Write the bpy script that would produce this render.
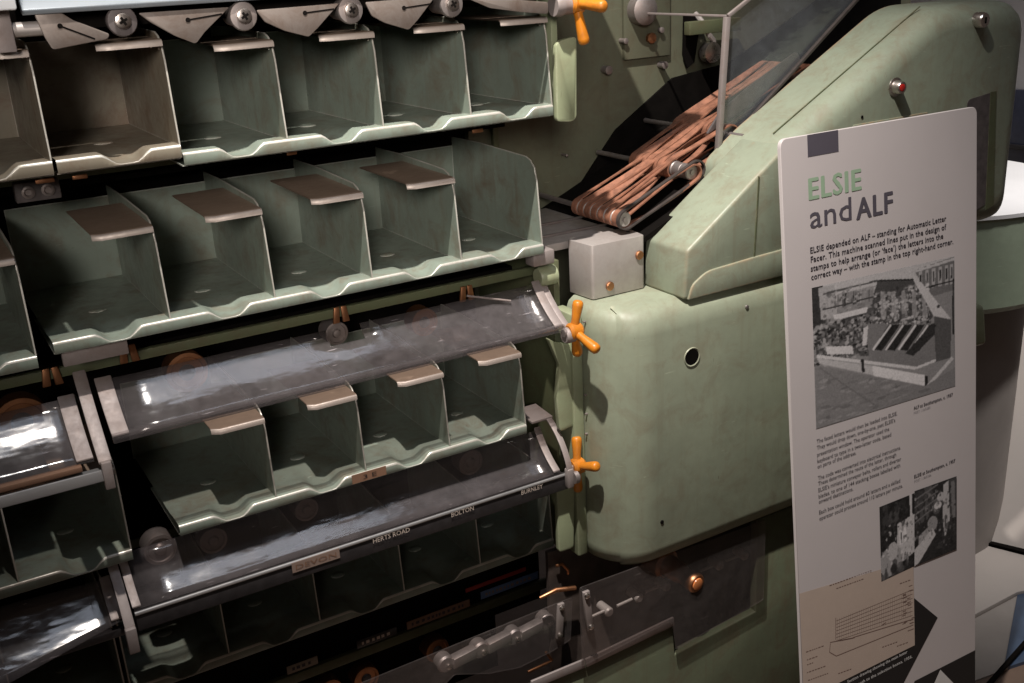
import bpy, bmesh, math, random
import numpy as np
from mathutils import Vector, Matrix
random.seed(7); rng = np.random.default_rng(7)
for o in list(bpy.data.objects): bpy.data.objects.remove(o)
S = bpy.context.scene; COL = S.collection

# ------------------------------------------------------------------ camera
CAM = np.array([-0.94684117, -1.52526788, 0.48314581]); FPX = 1071.7655
RC = np.array([[0.85787946, -0.51158168, -0.04823918], [-0.21314571, -0.26885688, -0.93930021], [0.46755934, 0.81608833, -0.33968824]])
cd = bpy.data.cameras.new('camera'); cam = bpy.data.objects.new('camera', cd); COL.objects.link(cam)
cd.sensor_width = 36; cd.lens = FPX / 1024 * 36; cd.clip_start = .02; cd.clip_end = 60
M3 = np.stack([RC[0], -RC[1], -RC[2]], 1)
cam.matrix_world = Matrix([list(M3[i]) + [CAM[i]] for i in range(3)] + [[0, 0, 0, 1]])
S.camera = cam
# ------------------------------------------------------------------ light
W = bpy.data.worlds.new('World'); S.world = W; W.use_nodes = True
W.node_tree.nodes['Background'].inputs[0].default_value = (.95, .69, .54, 1)
W.node_tree.nodes['Background'].inputs[1].default_value = .050
def aim(o, t): o.rotation_euler = (Vector(t) - o.location).to_track_quat('-Z', 'Y').to_euler()
def spot(name, loc, tgt, w, col, ang, blend, r):
    l = bpy.data.lights.new(name, 'SPOT'); l.energy = w; l.color = col; l.spot_size = math.radians(ang); l.spot_blend = blend; l.shadow_soft_size = r
    o = bpy.data.objects.new(name, l); COL.objects.link(o); o.location = loc; aim(o, tgt); return o
def area(name, loc, tgt, w, col, sx, sy):
    l = bpy.data.lights.new(name, 'AREA'); l.energy = w; l.color = col; l.shape = 'RECTANGLE'; l.size = sx; l.size_y = sy
    o = bpy.data.objects.new(name, l); COL.objects.link(o); o.location = loc; aim(o, tgt); return o
spot('gallery_spotlight', (-.68, -.75, 2.3), (.05, -.05, .0), 530, (1, .93, .85), 51, 1, .026)
area('gallery_ceiling_light', (-.15, -.85, 2.35), (-.15, -.85, 0), 13, (.78, .86, 1), 1.6, .9)
spot('added_fill_spot', (-1.7, -2.7, 1.15), (-.34, 0, .36), 430, (1, .91, .83), 24, 1, .4)  # added fill, no known lamp: brightens the two upper bin rows
spot('added_far_spot', (2.2, -.7, 2.3), (2.05, .5, .05), 420, (1, .95, .9), 50, .9, .1)  # added lamp without a known source, brightens the background at the right
V = S.view_settings; V.view_transform = 'Standard'; V.look = 'None'; V.exposure = 0; V.gamma = 1
S.cycles.max_bounces = 8; S.cycles.transparent_max_bounces = 16; S.cycles.caustics_reflective = False; S.cycles.caustics_refractive = False
S.cycles.use_denoising = True; S.cycles.sample_clamp_indirect = 4

# ------------------------------------------------------------------ helpers
def P(px, py, X=None, Y=None, Z=None):
    """the point of the real plane X=, Y= or Z= that the photograph shows at a pixel"""
    r = RC.T @ np.array([(px - 512) / FPX, (py - 341.5) / FPX, 1.])
    k, v = (0, X) if X is not None else (1, Y) if Y is not None else (2, Z)
    return CAM + (v - CAM[k]) / r[k] * r
ROOT = {}
def root_of(p): return ROOT.get(p.name, np.zeros(3)) if p else np.zeros(3)
def tag(o, label=None, cat=None, group=None, kind=None):
    for k, v in (('label', label), ('category', cat), ('group', group), ('kind', kind)):
        if v: o[k] = v
    return o
def thing(name, loc, label, cat, group=None):
    o = bpy.data.objects.new(name, None); COL.objects.link(o); o.location = loc; o.empty_display_size = .02
    ROOT[o.name] = np.array(loc, float); return tag(o, label, cat, group)
class MB:
    def __init__(s): s.v = []; s.f = []
    def add(s, v, f):
        n = len(s.v); s.v += [tuple(map(float, p)) for p in v]; s.f += [tuple(i + n for i in q) for q in f]; return s
    def box(s, a, b):
        (x0, y0, z0), (x1, y1, z1) = np.minimum(a, b), np.maximum(a, b)
        return s.add([(x0,y0,z0),(x1,y0,z0),(x1,y1,z0),(x0,y1,z0),(x0,y0,z1),(x1,y0,z1),(x1,y1,z1),(x0,y1,z1)],
                     [(0,3,2,1),(4,5,6,7),(0,1,5,4),(1,2,6,5),(2,3,7,6),(3,0,4,7)])
    def hexa(s, p): return s.add(p, [(0,3,2,1),(4,5,6,7),(0,1,5,4),(1,2,6,5),(2,3,7,6),(3,0,4,7)])
    def prism(s, poly, a, b, axis):
        """a polygon given in the two other axes, extruded from a to b along axis (0 x, 1 y, 2 z)"""
        n = len(poly)
        def m(p, c): q = list(p); q.insert(axis, c); return q
        return s.add([m(p, a) for p in poly] + [m(p, b) for p in poly],
                     [tuple(range(n))[::-1], tuple(range(n, 2 * n))] + [(i, (i + 1) % n, n + (i + 1) % n, n + i) for i in range(n)])
    def tube(s, p, r, n=12, caps=True):
        p = [np.array(q, float) for q in p]; rr = r if hasattr(r, '__len__') else [r] * len(p); V = []; F = []
        t0 = p[1] - p[0]; u = np.cross(t0, (0, 0, 1.)); 
        if np.linalg.norm(u) < 1e-6 * np.linalg.norm(t0) + 1e-12: u = np.array([1., 0, 0])
        u /= np.linalg.norm(u)
        for i, q in enumerate(p):
            t = p[min(i + 1, len(p) - 1)] - p[max(i - 1, 0)]; t = t / max(np.linalg.norm(t), 1e-9); u = u - t * (u @ t); u /= np.linalg.norm(u); w = np.cross(t, u)
            V += [q + rr[i] * (math.cos(a) * u + math.sin(a) * w) for a in np.linspace(0, 2 * math.pi, n, endpoint=False)]
        for i in range(len(p) - 1):
            for j in range(n): F.append((i*n+j, i*n+(j+1) % n, (i+1)*n+(j+1) % n, (i+1)*n+j))
        if caps: F += [tuple(range(n))[::-1], tuple(range((len(p)-1)*n, len(p)*n))]
        return s.add(V, F)
    def lathe(s, c, axis, prof, n=24):
        """profile of (distance along axis, radius) turned round an axis through c"""
        c = np.array(c, float); ax = np.array(axis, float); ax /= np.linalg.norm(ax)
        return s.tube([c + ax * d + ax * i * 1e-7 for i, (d, r) in enumerate(prof)], [max(r, 1e-5) for d, r in prof], n) if False else s._lathe(c, ax, prof, n)
    def _lathe(s, c, ax, prof, n):
        u = np.cross(ax, (0, 0, 1.)) if abs(ax[2]) < .9 else np.cross(ax, (1., 0, 0)); u /= np.linalg.norm(u); w = np.cross(ax, u); V = []; F = []; m = len(prof)
        for d, r in prof: V += [c + ax * d + max(r, 1e-5) * (math.cos(a) * u + math.sin(a) * w) for a in np.linspace(0, 2*math.pi, n, endpoint=False)]
        for i in range(m - 1):
            for j in range(n): F.append((i*n+j, i*n+(j+1) % n, (i+1)*n+(j+1) % n, (i+1)*n+j))
        F += [tuple(range(n))[::-1], tuple(range((m-1)*n, m*n))]
        return s.add(V, F)
    def build(s, name, mat, parent=None, bevel=0, seg=2, ang=38, label=None, local=False):
        sh = np.zeros(3) if local else root_of(parent)
        me = bpy.data.meshes.new(name); me.from_pydata([tuple(np.array(p) - sh) for p in s.v], [], s.f)
        bm = bmesh.new(); bm.from_mesh(me); bmesh.ops.recalc_face_normals(bm, faces=bm.faces)
        if bevel:
            ed = [e for e in bm.edges if len(e.link_faces) == 2 and e.calc_face_angle(0) > math.radians(30)]
            bmesh.ops.bevel(bm, geom=ed, offset=bevel, segments=seg, profile=.5, affect='EDGES', clamp_overlap=True)
        for f in bm.faces: f.smooth = True
        bm.to_mesh(me); bm.free(); me.set_sharp_from_angle(angle=math.radians(ang))
        return link(name, me, mat, parent, label, sh)
def link(name, me, mat, parent=None, label=None, sh=np.zeros(3)):
    if mat and not me.materials: me.materials.append(MAT[mat] if isinstance(mat, str) else mat)
    o = bpy.data.objects.new(name, me); COL.objects.link(o)
    if parent: o.parent = parent
    ROOT[o.name] = np.array(sh, float)
    if label: o['label'] = label
    return o
def rounded(poly, radii, n=5):
    """2-D polygon with its corners rounded"""
    out = []; k = len(poly)
    for i in range(k):
        p = np.array(poly[i], float); r = radii[i] if hasattr(radii, '__len__') else radii
        if r <= 0: out.append(tuple(p)); continue
        a = np.array(poly[i-1], float) - p; b = np.array(poly[(i+1) % k], float) - p
        r = min(r, .49 * np.linalg.norm(a), .49 * np.linalg.norm(b)); a = p + a / np.linalg.norm(a) * r; b = p + b / np.linalg.norm(b) * r
        for t in np.linspace(0, 1, n): out.append(tuple((1-t)**2*a + 2*t*(1-t)*p + t*t*b))
    return out

# ------------------------------------------------------------------ materials
MAT = {}
def nodes(name):
    m = bpy.data.materials.new(name); m.use_nodes = True; MAT[name] = m; t = m.node_tree
    return m, t, t.nodes['Principled BSDF']
def N(t, typ, **kw):
    n = t.nodes.new(typ)
    for k, v in kw.items(): setattr(n, k, v)
    return n
def noise(t, scale, detail=5, rough=.6, vec=None, dist=0):
    n = N(t, 'ShaderNodeTexNoise'); n.inputs['Scale'].default_value = scale; n.inputs['Detail'].default_value = detail; n.inputs['Roughness'].default_value = rough; n.inputs['Distortion'].default_value = dist
    if vec is not None: t.links.new(vec, n.inputs['Vector'])
    return n.outputs['Fac']
def ramp(t, fac, a, b, c0=0, c1=1):
    r = N(t, 'ShaderNodeMapRange'); t.links.new(fac, r.inputs[0])
    for i, v in enumerate((a, b, c0, c1)): r.inputs[i + 1].default_value = v
    r.clamp = True; return r.outputs[0]
def mixc(t, fac, a, b):
    m = N(t, 'ShaderNodeMix', data_type='RGBA')
    for sock, v in ((0, fac), (6, a), (7, b)):
        if isinstance(v, (int, float)): m.inputs[sock].default_value = v
        elif isinstance(v, tuple): m.inputs[sock].default_value = (*v, 1)
        else: t.links.new(v, m.inputs[sock])
    return m.outputs[2]
def mul(t, a, b, op='MULTIPLY'):
    m = N(t, 'ShaderNodeMath', operation=op)
    for i, v in enumerate((a, b)):
        if isinstance(v, (int, float)): m.inputs[i].default_value = v
        else: t.links.new(v, m.inputs[i])
    return m.outputs[0]
def worldpos(t, scale=None):
    g = N(t, 'ShaderNodeNewGeometry').outputs['Position']
    if scale:
        m = N(t, 'ShaderNodeMapping'); m.inputs['Scale'].default_value = scale; t.links.new(g, m.inputs[0]); return m.outputs[0]
    return g
def paint(name, col, stain, edge, rough=.45, wear=.5, edge_r=.003, stain_amt=.45, chip=None):
    """aged machine enamel: uneven tone, brown grime, fine scuffs, rubbed edges"""
    m, t, b = nodes(name); pos = worldpos(t)
    big = noise(t, 5, 4, .6, pos); fine = noise(t, 60, 5, .65, pos); st = noise(t, 17, 8, .72, pos, .6)
    streak = noise(t, 1, 5, .6, worldpos(t, (60, 60, 4)))
    c = mixc(t, ramp(t, big, .3, .7), tuple(x * .88 for x in col), tuple(x * 1.10 for x in col))
    c = mixc(t, ramp(t, fine, .35, .7, 0, .25), c, tuple(x * .72 for x in col))
    c = mixc(t, ramp(t, st, .48, .72, 0, stain_amt), c, stain)
    c = mixc(t, ramp(t, streak, .52, .75, 0, stain_amt * .5), c, stain)
    if edge:
        bv = N(t, 'ShaderNodeBevel', samples=4); bv.inputs['Radius'].default_value = edge_r
        g = N(t, 'ShaderNodeNewGeometry'); d = N(t, 'ShaderNodeVectorMath', operation='DOT_PRODUCT')
        t.links.new(bv.outputs[0], d.inputs[0]); t.links.new(g.outputs['Normal'], d.inputs[1])
        e = ramp(t, d.outputs['Value'], .985, .80, 0, 1)
        e = mul(t, e, ramp(t, noise(t, 45, 5, .7, pos), .60 - .35 * wear, .72 - .25 * wear))
        c = mixc(t, e, c, edge)
    scr = mul(t, ramp(t, noise(t, 1, 2, .5, worldpos(t, (25, 25, 330)), .6), .70, .73, 0, .5), ramp(t, noise(t, 8, 2, .5, pos), .5, .62))
    scr2 = mul(t, ramp(t, noise(t, 1, 2, .5, worldpos(t, (260, 260, 30)), .6), .71, .74, 0, .5), ramp(t, noise(t, 9, 2, .5, pos, .3), .52, .62))
    c = mixc(t, scr, c, tuple(min(1, x * 1.7) for x in col)); c = mixc(t, scr2, c, tuple(x * .5 for x in stain))
    if chip:
        ch = ramp(t, noise(t, 26, 6, .75, pos), .715, .73); c = mixc(t, ch, c, chip)
    t.links.new(c, b.inputs['Base Color'])
    t.links.new(ramp(t, mul(t, fine, st, 'ADD'), .6, 1.4, rough - .1, rough + .18), b.inputs['Roughness'])
    bw = N(t, 'ShaderNodeBump'); bw.inputs['Strength'].default_value = .16; bw.inputs['Distance'].default_value = .012; t.links.new(noise(t, 7, 3, .5, pos), bw.inputs['Height'])
    bp = N(t, 'ShaderNodeBump'); bp.inputs['Strength'].default_value = .06; bp.inputs['Distance'].default_value = .002; t.links.new(bw.outputs[0], bp.inputs['Normal'])
    t.links.new(fine, bp.inputs['Height']); t.links.new(bp.outputs[0], b.inputs['Normal'])
    return m
def metal(name, col, rough, stain=(.18, .11, .08), amt=.4, metallic=1., brush=None):
    m, t, b = nodes(name); pos = worldpos(t)
    n1 = noise(t, 22, 6, .7, pos, .5); n2 = noise(t, 1, 4, .6, worldpos(t, brush or (90, 90, 90)))
    c = mixc(t, ramp(t, n1, .45, .75, 0, amt), col, stain); c = mixc(t, ramp(t, n2, .3, .8, 0, .3), c, tuple(x * .6 for x in col))
    t.links.new(c, b.inputs['Base Color']); b.inputs['Metallic'].default_value = metallic
    t.links.new(ramp(t, mul(t, n1, n2, 'ADD'), .6, 1.4, rough - .08, rough + .2), b.inputs['Roughness']); return m
def plain(name, col, rough=.5, var=.12, scale=40, metallic=0., spec=.5):
    m, t, b = nodes(name); n = noise(t, scale, 5, .6, worldpos(t))
    t.links.new(mixc(t, ramp(t, n, .3, .7), tuple(x * (1 - var) for x in col), tuple(x * (1 + var) for x in col)), b.inputs['Base Color'])
    b.inputs['Roughness'].default_value = rough; b.inputs['Metallic'].default_value = metallic; b.inputs['Specular IOR Level'].default_value = spec; return m
def clear(name, haze, hcol, refl=1.0, scratch=1., tint=.9):
    """dusty scratched clear plastic sheet"""
    m, t, b = nodes(name); t.nodes.remove(b); out = t.nodes['Material Output']; pos = worldpos(t)
    tr = N(t, 'ShaderNodeBsdfTransparent'); tr.inputs[0].default_value = (tint, tint * .975, tint * .97, 1)
    gl = N(t, 'ShaderNodeBsdfGlossy'); gl.inputs['Roughness'].default_value = .06
    df = N(t, 'ShaderNodeBsdfDiffuse'); df.inputs[0].default_value = (*hcol, 1)
    fr = N(t, 'ShaderNodeFresnel'); t.links.new(ramp(t, N(t, 'ShaderNodeNewGeometry').outputs['Backfacing'], 0, 1, 1.49, .6711), fr.inputs[0])
    cl = noise(t, 6, 4, .55, pos, .8); sc = noise(t, 1, 3, .5, worldpos(t, (22, 260, 200)))
    sc2 = noise(t, 1, 3, .5, worldpos(t, (60, 25, 90)))
    hz = mul(t, mul(t, ramp(t, cl, .32, .72, haze * .6, haze * 1.35), ramp(t, noise(t, 70, 4, .7, pos), .3, .75, .75, 1.25)), ramp(t, sc2, .74, .78, 0, .10 * scratch), 'ADD'); hz = mul(t, hz, ramp(t, sc, .70, .74, 0, .25 * scratch), 'ADD')
    m1 = N(t, 'ShaderNodeMixShader'); t.links.new(hz, m1.inputs[0]); t.links.new(tr.outputs[0], m1.inputs[1]); t.links.new(df.outputs[0], m1.inputs[2])
    m2 = N(t, 'ShaderNodeMixShader'); t.links.new(mul(t, fr.outputs[0], refl), m2.inputs[0]); t.links.new(m1.outputs[0], m2.inputs[1]); t.links.new(gl.outputs[0], m2.inputs[2])
    t.links.new(ramp(t, noise(t, 30, 5, .7, pos), .3, .75, .05, .22), gl.inputs['Roughness'])
    bpn = N(t, 'ShaderNodeBump'); bpn.inputs['Strength'].default_value = .34; bpn.inputs['Distance'].default_value = .004; t.links.new(noise(t, 1, 2, .5, worldpos(t, (14, 38, 38))), bpn.inputs['Height']); t.links.new(bpn.outputs[0], gl.inputs['Normal'])
    t.links.new(m2.outputs[0], out.inputs[0]); return m

paint('cover_green', (.295, .325, .24), (.185, .13, .08), (.48, .48, .36), .42, .7, .012, .42, chip=(.40, .41, .32))
paint('hood_green', (.275, .308, .232), (.19, .125, .075), (.42, .25, .14), .40, .6, .010, .5, chip=(.34, .22, .13))
paint('rack_green', (.215, .255, .215), (.15, .105, .07), (.62, .62, .57), .33, 1.0, .0035, .7)
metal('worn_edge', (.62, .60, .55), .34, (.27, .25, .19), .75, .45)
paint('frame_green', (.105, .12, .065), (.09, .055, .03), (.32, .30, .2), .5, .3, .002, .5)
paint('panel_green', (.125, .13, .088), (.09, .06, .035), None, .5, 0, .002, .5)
paint('rack_brown', (.22, .195, .15), (.14, .085, .055), (.56, .52, .46), .35, 1.0, .0035, .85)
paint('flap_brown', (.225, .165, .125), (.13, .09, .07), None, .42, .6, .002, .35)
metal('flap_lip_lit', (.46, .40, .36), .4, (.28, .21, .17), .5, .3)  # paler than the flap: light on the front lip is put into the colour
paint('base_green_dim', (.135, .155, .10), (.11, .075, .045), (.25, .25, .18), .5, .5, .004, .6)  # same machine green darkened: the base's weaker light is put into the colour
paint('plate_green', (.29, .325, .205), (.2, .15, .09), (.45, .45, .35), .42, .5, .003, .3)
metal('steel', (.46, .42, .40), .42, (.25, .18, .15), .4, .35); metal('rail_steel', (.50, .50, .51), .30, (.3, .24, .2), .3, .75, (4, 90, 90)); metal('rail_blue_sheen', (.36, .41, .46), .3, (.3, .24, .2), .3, .3, (4, 90, 90)); plain('cap_lit_white', (.8, .82, .85), .3, .05)
metal('dull_steel', (.36, .32, .31), .46, (.22, .14, .11), .55, .8); metal('vane_steel', (.21, .178, .16), .5, (.10, .06, .04), .85, .4)
metal('copper', (.52, .25, .13), .4, (.2, .09, .05), .4); metal('bracket', (.33, .285, .275), .55, (.22, .15, .12), .6, .35)
metal('screw', (.74, .68, .64), .24, (.4, .3, .25), .3)
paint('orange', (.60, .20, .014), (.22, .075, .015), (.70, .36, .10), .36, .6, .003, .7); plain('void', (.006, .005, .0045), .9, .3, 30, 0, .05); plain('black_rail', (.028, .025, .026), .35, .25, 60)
plain('belt', (.25, .108, .066), .65, .4, 60); plain('belt_dark', (.045, .035, .032), .6, .3, 45); plain('rubber', (.10, .085, .085), .5, .3, 50); plain('inner_brown', (.07, .052, .045), .6, .4, 25)
plain('board', (.56, .51, .51), .4, .015, 12); plain('board_edge', (.5, .47, .46), .5)
for nm, c in (('ink', (.035, .03, .04)), ('ink_block', (.085, .075, .095)), ('ink_green', (.30, .42, .29)), ('ink_grey', (.34, .32, .33)), ('sepia', (.50, .40, .34)), ('sepia_ink', (.22, .14, .12)), ('ink_black', (.014, .012, .012)), ('ink_white', (.66, .64, .63)), ('label_buff', (.20, .11, .07)), ('label_pale', (.24, .20, .16)), ('label_red', (.30, .02, .015)), ('label_blue', (.10, .17, .34)), ('letter_pale', (.56, .47, .41)), ('brown_label', (.24, .17, .14))):
    plain(nm, c, .6, .03, 30)
plain('red_lens', (.45, .02, .015), .2); plain('amber_lens', (.75, .26, .09), .25)
plain('wall_pale', (.62, .60, .60), .7, .04, 4); plain('glass_dark', (.05, .055, .085), .15); plain('white_sill', (.78, .78, .8), .4, .04, 6)
paint('pedestal_green', (.33, .40, .30), (.25, .25, .2), None, .5, 0, .002, .1); plain('stem_grey', (.27, .245, .23), .6, .08, 8); plain('grey_plinth', (.30, .27, .25), .6, .08, 8); plain('cream_board', (.40, .36, .335), .6, .03, 8)
plain('floor_brown', (.16, .11, .085), .45, .2, 6); plain('floor_blue', (.045, .07, .12), .4, .2, 14)
clear('guard_clear', .08, (.48, .44, .46), 1.25, 1.5, .83); clear('guard_low', .085, (.40, .35, .34), .9, .8, .90); clear('window_clear', .12, (.36, .40, .45), 1.8, .6, .95)
m, t, b = nodes('print'); a = N(t, 'ShaderNodeVertexColor', layer_name='ink'); t.links.new(a.outputs[0], b.inputs['Base Color']); b.inputs['Roughness'].default_value = .55

# ------------------------------------------------------------------ setting
flo = MB().box((-3, -3, -1.4), (6, 5, -1.30)).build('floor', 'floor_brown'); tag(flo, kind='structure')
wl = MB().box((2.9, -1.5, -1.30), (3.0, 4, 2.4)).build('wall', 'wall_pale'); tag(wl, kind='structure')
wb = MB().box((-2.6, 2.2, -1.30), (2.9, 2.3, 2.4)).build('wall_behind', 'wall_pale'); tag(wb, kind='structure')

# ------------------------------------------------------------------ machine frame
mach = thing('sorting_machine', (0, .3, -1.30), 'green steel frame of the sorting machine carrying the bins, rails and rear panels', 'machine')
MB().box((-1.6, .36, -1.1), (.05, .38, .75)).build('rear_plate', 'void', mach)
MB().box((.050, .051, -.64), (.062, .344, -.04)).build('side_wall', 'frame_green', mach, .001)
MB().box((.030, .0, .228), (.042, .344, .70)).build('side_wall', 'plate_green', mach, .001)
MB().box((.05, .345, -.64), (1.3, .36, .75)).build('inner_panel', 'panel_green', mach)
for Z, Y in ((.205, .2), (-.067, .10), (-.43, .2)):
    MB().box((-1.6, Y, Z - .008), (.05, Y + .012, Z + .008)).build('rail', 'frame_green', mach, .002)
zr = float(P(416, 633, Y=.13)[2])
MB().box((-1.6, .13, zr - .011), (.06, .142, zr + .009)).build('rail', 'frame_green', mach, .002)
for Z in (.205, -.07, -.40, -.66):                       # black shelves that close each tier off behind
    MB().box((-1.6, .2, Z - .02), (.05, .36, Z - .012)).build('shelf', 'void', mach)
for px, py in ((51, 375), (128, 352), (340, 313), (466, 292)):
    c = P(px, py, Y=.098)
    for s in (-1, 1): MB().hexa([c + np.array(d) for d in ((s*.009-.006,-.004,-.016),(s*.009+.006,-.004,-.016),(s*.009+.006,.001,-.016),(s*.009-.006,.001,-.016),(s*.006-.005,-.004,.012),(s*.006+.005,-.004,.012),(s*.006+.005,.001,.012),(s*.006-.005,.001,.012))]).build('rail_clip', 'copper', mach, .0015)
# green end plates beside each tier
def end_plate(pts, Y, th=.012):
    poly = [(P(x, y, Y=Y)[0], P(x, y, Y=Y)[2]) for x, y in pts]
    MB().prism(rounded(poly, .008), Y, Y + th, 1).build('end_plate', 'plate_green', mach, .0025)
end_plate([(556, 44), (562, 40), (577, 36), (577, 118), (572, 122), (557, 122)], -.03)
end_plate([(548, 338), (556, 343), (577, 345), (577, 424), (560, 432), (557, 400), (560, 366)], -.005)
end_plate([(557, 486), (566, 482), (575, 488), (574, 548), (559, 553)], -.005)
MB().box((.045, -.01, -.62), (.068, .05, -.125)).build('corner_post', 'plate_green', mach, .004)
MB().box((.10, .334, .12), (.112, .345, .6)).build('groove', 'frame_green', mach, .001)
# access plate and bolts on the inner panel
a0 = P(622, 0, Y=.343); a1 = P(668, 55, Y=.343)
MB().box((a0[0], .335, a1[2]), (a1[0], .345, .75)).build('access_plate', 'panel_green', mach, .002)
for px, py, r in ((650, 38, .011), (624, 41, .006), (660, 30, .006), (607, 70, .009), (663, 65, .008), (565, 155, .003)):
    c = P(px, py, Y=.333); MB()._lathe(c, np.array((0, -1., 0)), [(-.012, r*.9), (.002, r*.9), (.004, r), (.008, r), (.009, r*.6)], 12).build('bolt', 'copper' if r > .0095 else 'dull_steel', mach)
c = P(640, 10, Y=.33); MB()._lathe(c, np.array((0, -1., 0)), [(-.01, .03), (.02, .03), (.024, .024), (.03, .01)], 20).build('pivot_boss', 'dull_steel', mach)
q = [P(x, y, Y=.338) for x, y in ((683, 15), (700, 15), (693, 62), (686, 68), (682, 55))]
MB().prism([(p[0], p[2]) for p in q], .333, .338, 1).build('slot', 'void', mach)
c = P(708, 38, Y=.31); MB().tube([c + np.array(d) for d in ((-.01,.03,.05),(-.012,0,.03),(0,-.005,.005),(.014,0,-.005),(.02,0,-.03))], .006, 8).build('hook', 'steel', mach)
MB()._lathe(P(707, 52, Y=.32), np.array((0, -1., 0)), [(0, .022), (.02, .022), (.022, .01)], 18).build('guide_wheel', 'screw', mach)
MB().box(P(690, 22, Y=.30), P(735, 30, Y=.32)).build('cross_bar', 'frame_green', mach, .002)
# horizontal deck in front of the belts
MB().hexa([(.008, .075, -.03), (.26, .075, -.03), (.30, .33, -.03), (.008, .33, -.03), (.008, .075, -.016), (.26, .075, -.016), (.30, .33, -.016), (.008, .33, -.016)]).build('deck_plate', 'steel', mach, .001)
for y in (.12, .20): MB().box((.01, y, -.016), (.27, y + .006, -.011)).build('deck_rib', 'dull_steel', mach, .001)
MB().prism([(P(x, y, Y=.343)[0], P(x, y, Y=.343)[2]) for x, y in ((560, 215), (615, 130), (672, 78), (730, 62), (900, -60), (900, 160), (600, 240))], .340, .345, 1).build('painted_shadow', 'void', mach)  # black plate painted in for the deep shade behind the belts
MB().box((-.01, .02, -.035), (.035, .05, -.008)).build('latch_plate', 'bracket', mach, .004)
MB().box((-.79, .02, -.034), (-.70, .03, -.010)).build('latch_plate', 'bracket', mach, .002)
c = P(38, 191, Y=.1); MB().box(c - (.03, 0, .014), c + (.03, .02, .014)).build('socket_block', 'rubber', mach, .002)
for dx in (-.013, .013): MB()._lathe(c + (dx, 0, 0), np.array((0, -1., 0)), [(-.002, .009), (.003, .009), (.004, .006), (.002, .004)], 14).build('socket', 'dull_steel', mach)
for px, py, w_ in ((80, 177, .020), (45, 181, .024), (292, 153, .016), (478, 131, .02)):
    c = P(px, py, Y=.02); MB().box(c - (w_ / 2, 0, .003), c + (w_ / 2, .004, .003)).build('clip', 'copper', mach, .001)
# lower body
bz = P(700, 640, Y=.05)
g_ = lambda x, y: (float(P(x, y, Y=-.082)[0]), float(P(x, y, Y=-.082)[2]))
MB().prism([(g_(500, 720)[0], -1.29), g_(500, 705), g_(530, 690), g_(585, 668), g_(673, 626), g_(675, 655), g_(756, 612), g_(757, 520), (.95, -.64), (.95, -1.29)], -.082, -.062, 1).build('base_panel', 'base_green_dim', mach, .003)
MB().prism([g_(585, 666), g_(673, 624), g_(672, 616), g_(584, 658)], -.088, -.083, 1).build('sill_strip', 'bracket', mach, .001)
MB().prism([g_(530, 688), g_(584, 666), g_(583, 658), g_(530, 680)], -.088, -.083, 1).build('sill_strip', 'bracket', mach, .001)
MB().box((.0, .03, -1.0), (.62, .04, -.615)).build('inner_plate', 'inner_brown', mach)

# ------------------------------------------------------------------ letter racks
PITCH = .16; DEP = .32
def tray_mesh(n, notch=.55, PITCH=.16):
    xs = []
    for i in range(n):
        c = (i + notch) * PITCH
        xs += list(i * PITCH + np.array([0, .03])) + [c + d for d in (-.038, -.032, -.026, -.020, -.014, -.008, 0, .008, .014, .020, .026, .032, .038)] + [(i + 1) * PITCH - .015]
    xs = sorted(set(np.round(xs + [n * PITCH - .0008], 5)))
    prof = [(.006, -.0068, 1), (.0008, -.0066, 1), (0, -.0055, 1), (-.0004, .0075, 0), (.0004, .0098, 0), (.0022, .0111, 0), (.005, .0114, 0), (.02, .0112, 0), (.036, .0105, 0), (.046, .009, 0), (.056, .0075, 0), (.068, .0072, 0), (.082, .007, 0), (.12, .007, 0), (DEP, .006, 0)]
    v = []; f = []
    for x in xs:
        tt = min(abs(x - (i + notch) * PITCH) for i in range(n)); k = min(max((.034 - tt) / .024, 0), 1); k = k * k * (3 - 2 * k)
        for y, z, fix in prof:
            kk = k * min(1, max(0, (.085 - y) / .05)) ** .8; v.append((x, y, z if fix else z * (1 - kk) + kk * min(z, -.0042)))
    m = len(prof)
    for i in range(len(xs) - 1):
        for j in range(m - 1): f.append((i*m+j, (i+1)*m+j, (i+1)*m+j+1, i*m+j+1))
    me = bpy.data.meshes.new('tray'); me.from_pydata(v, [], f)
    for p in me.polygons: p.use_smooth = True
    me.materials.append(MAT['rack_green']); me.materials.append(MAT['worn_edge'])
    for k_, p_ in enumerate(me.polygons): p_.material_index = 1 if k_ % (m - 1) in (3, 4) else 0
    return me
def divider_mesh(H=.155):
    poly = [(.002, .0112), (.006, .05), (.012, H - .035), (.018, H - .014), (.030, H - .003), (.045, H + .002), (.21, H + .006), (DEP, H + .004), (DEP, .006), (.06, .0075), (.036, .0102)]
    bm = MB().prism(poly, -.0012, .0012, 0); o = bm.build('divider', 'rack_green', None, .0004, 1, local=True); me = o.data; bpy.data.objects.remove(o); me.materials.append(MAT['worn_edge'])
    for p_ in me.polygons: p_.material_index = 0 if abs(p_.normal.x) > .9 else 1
    return me
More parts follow.
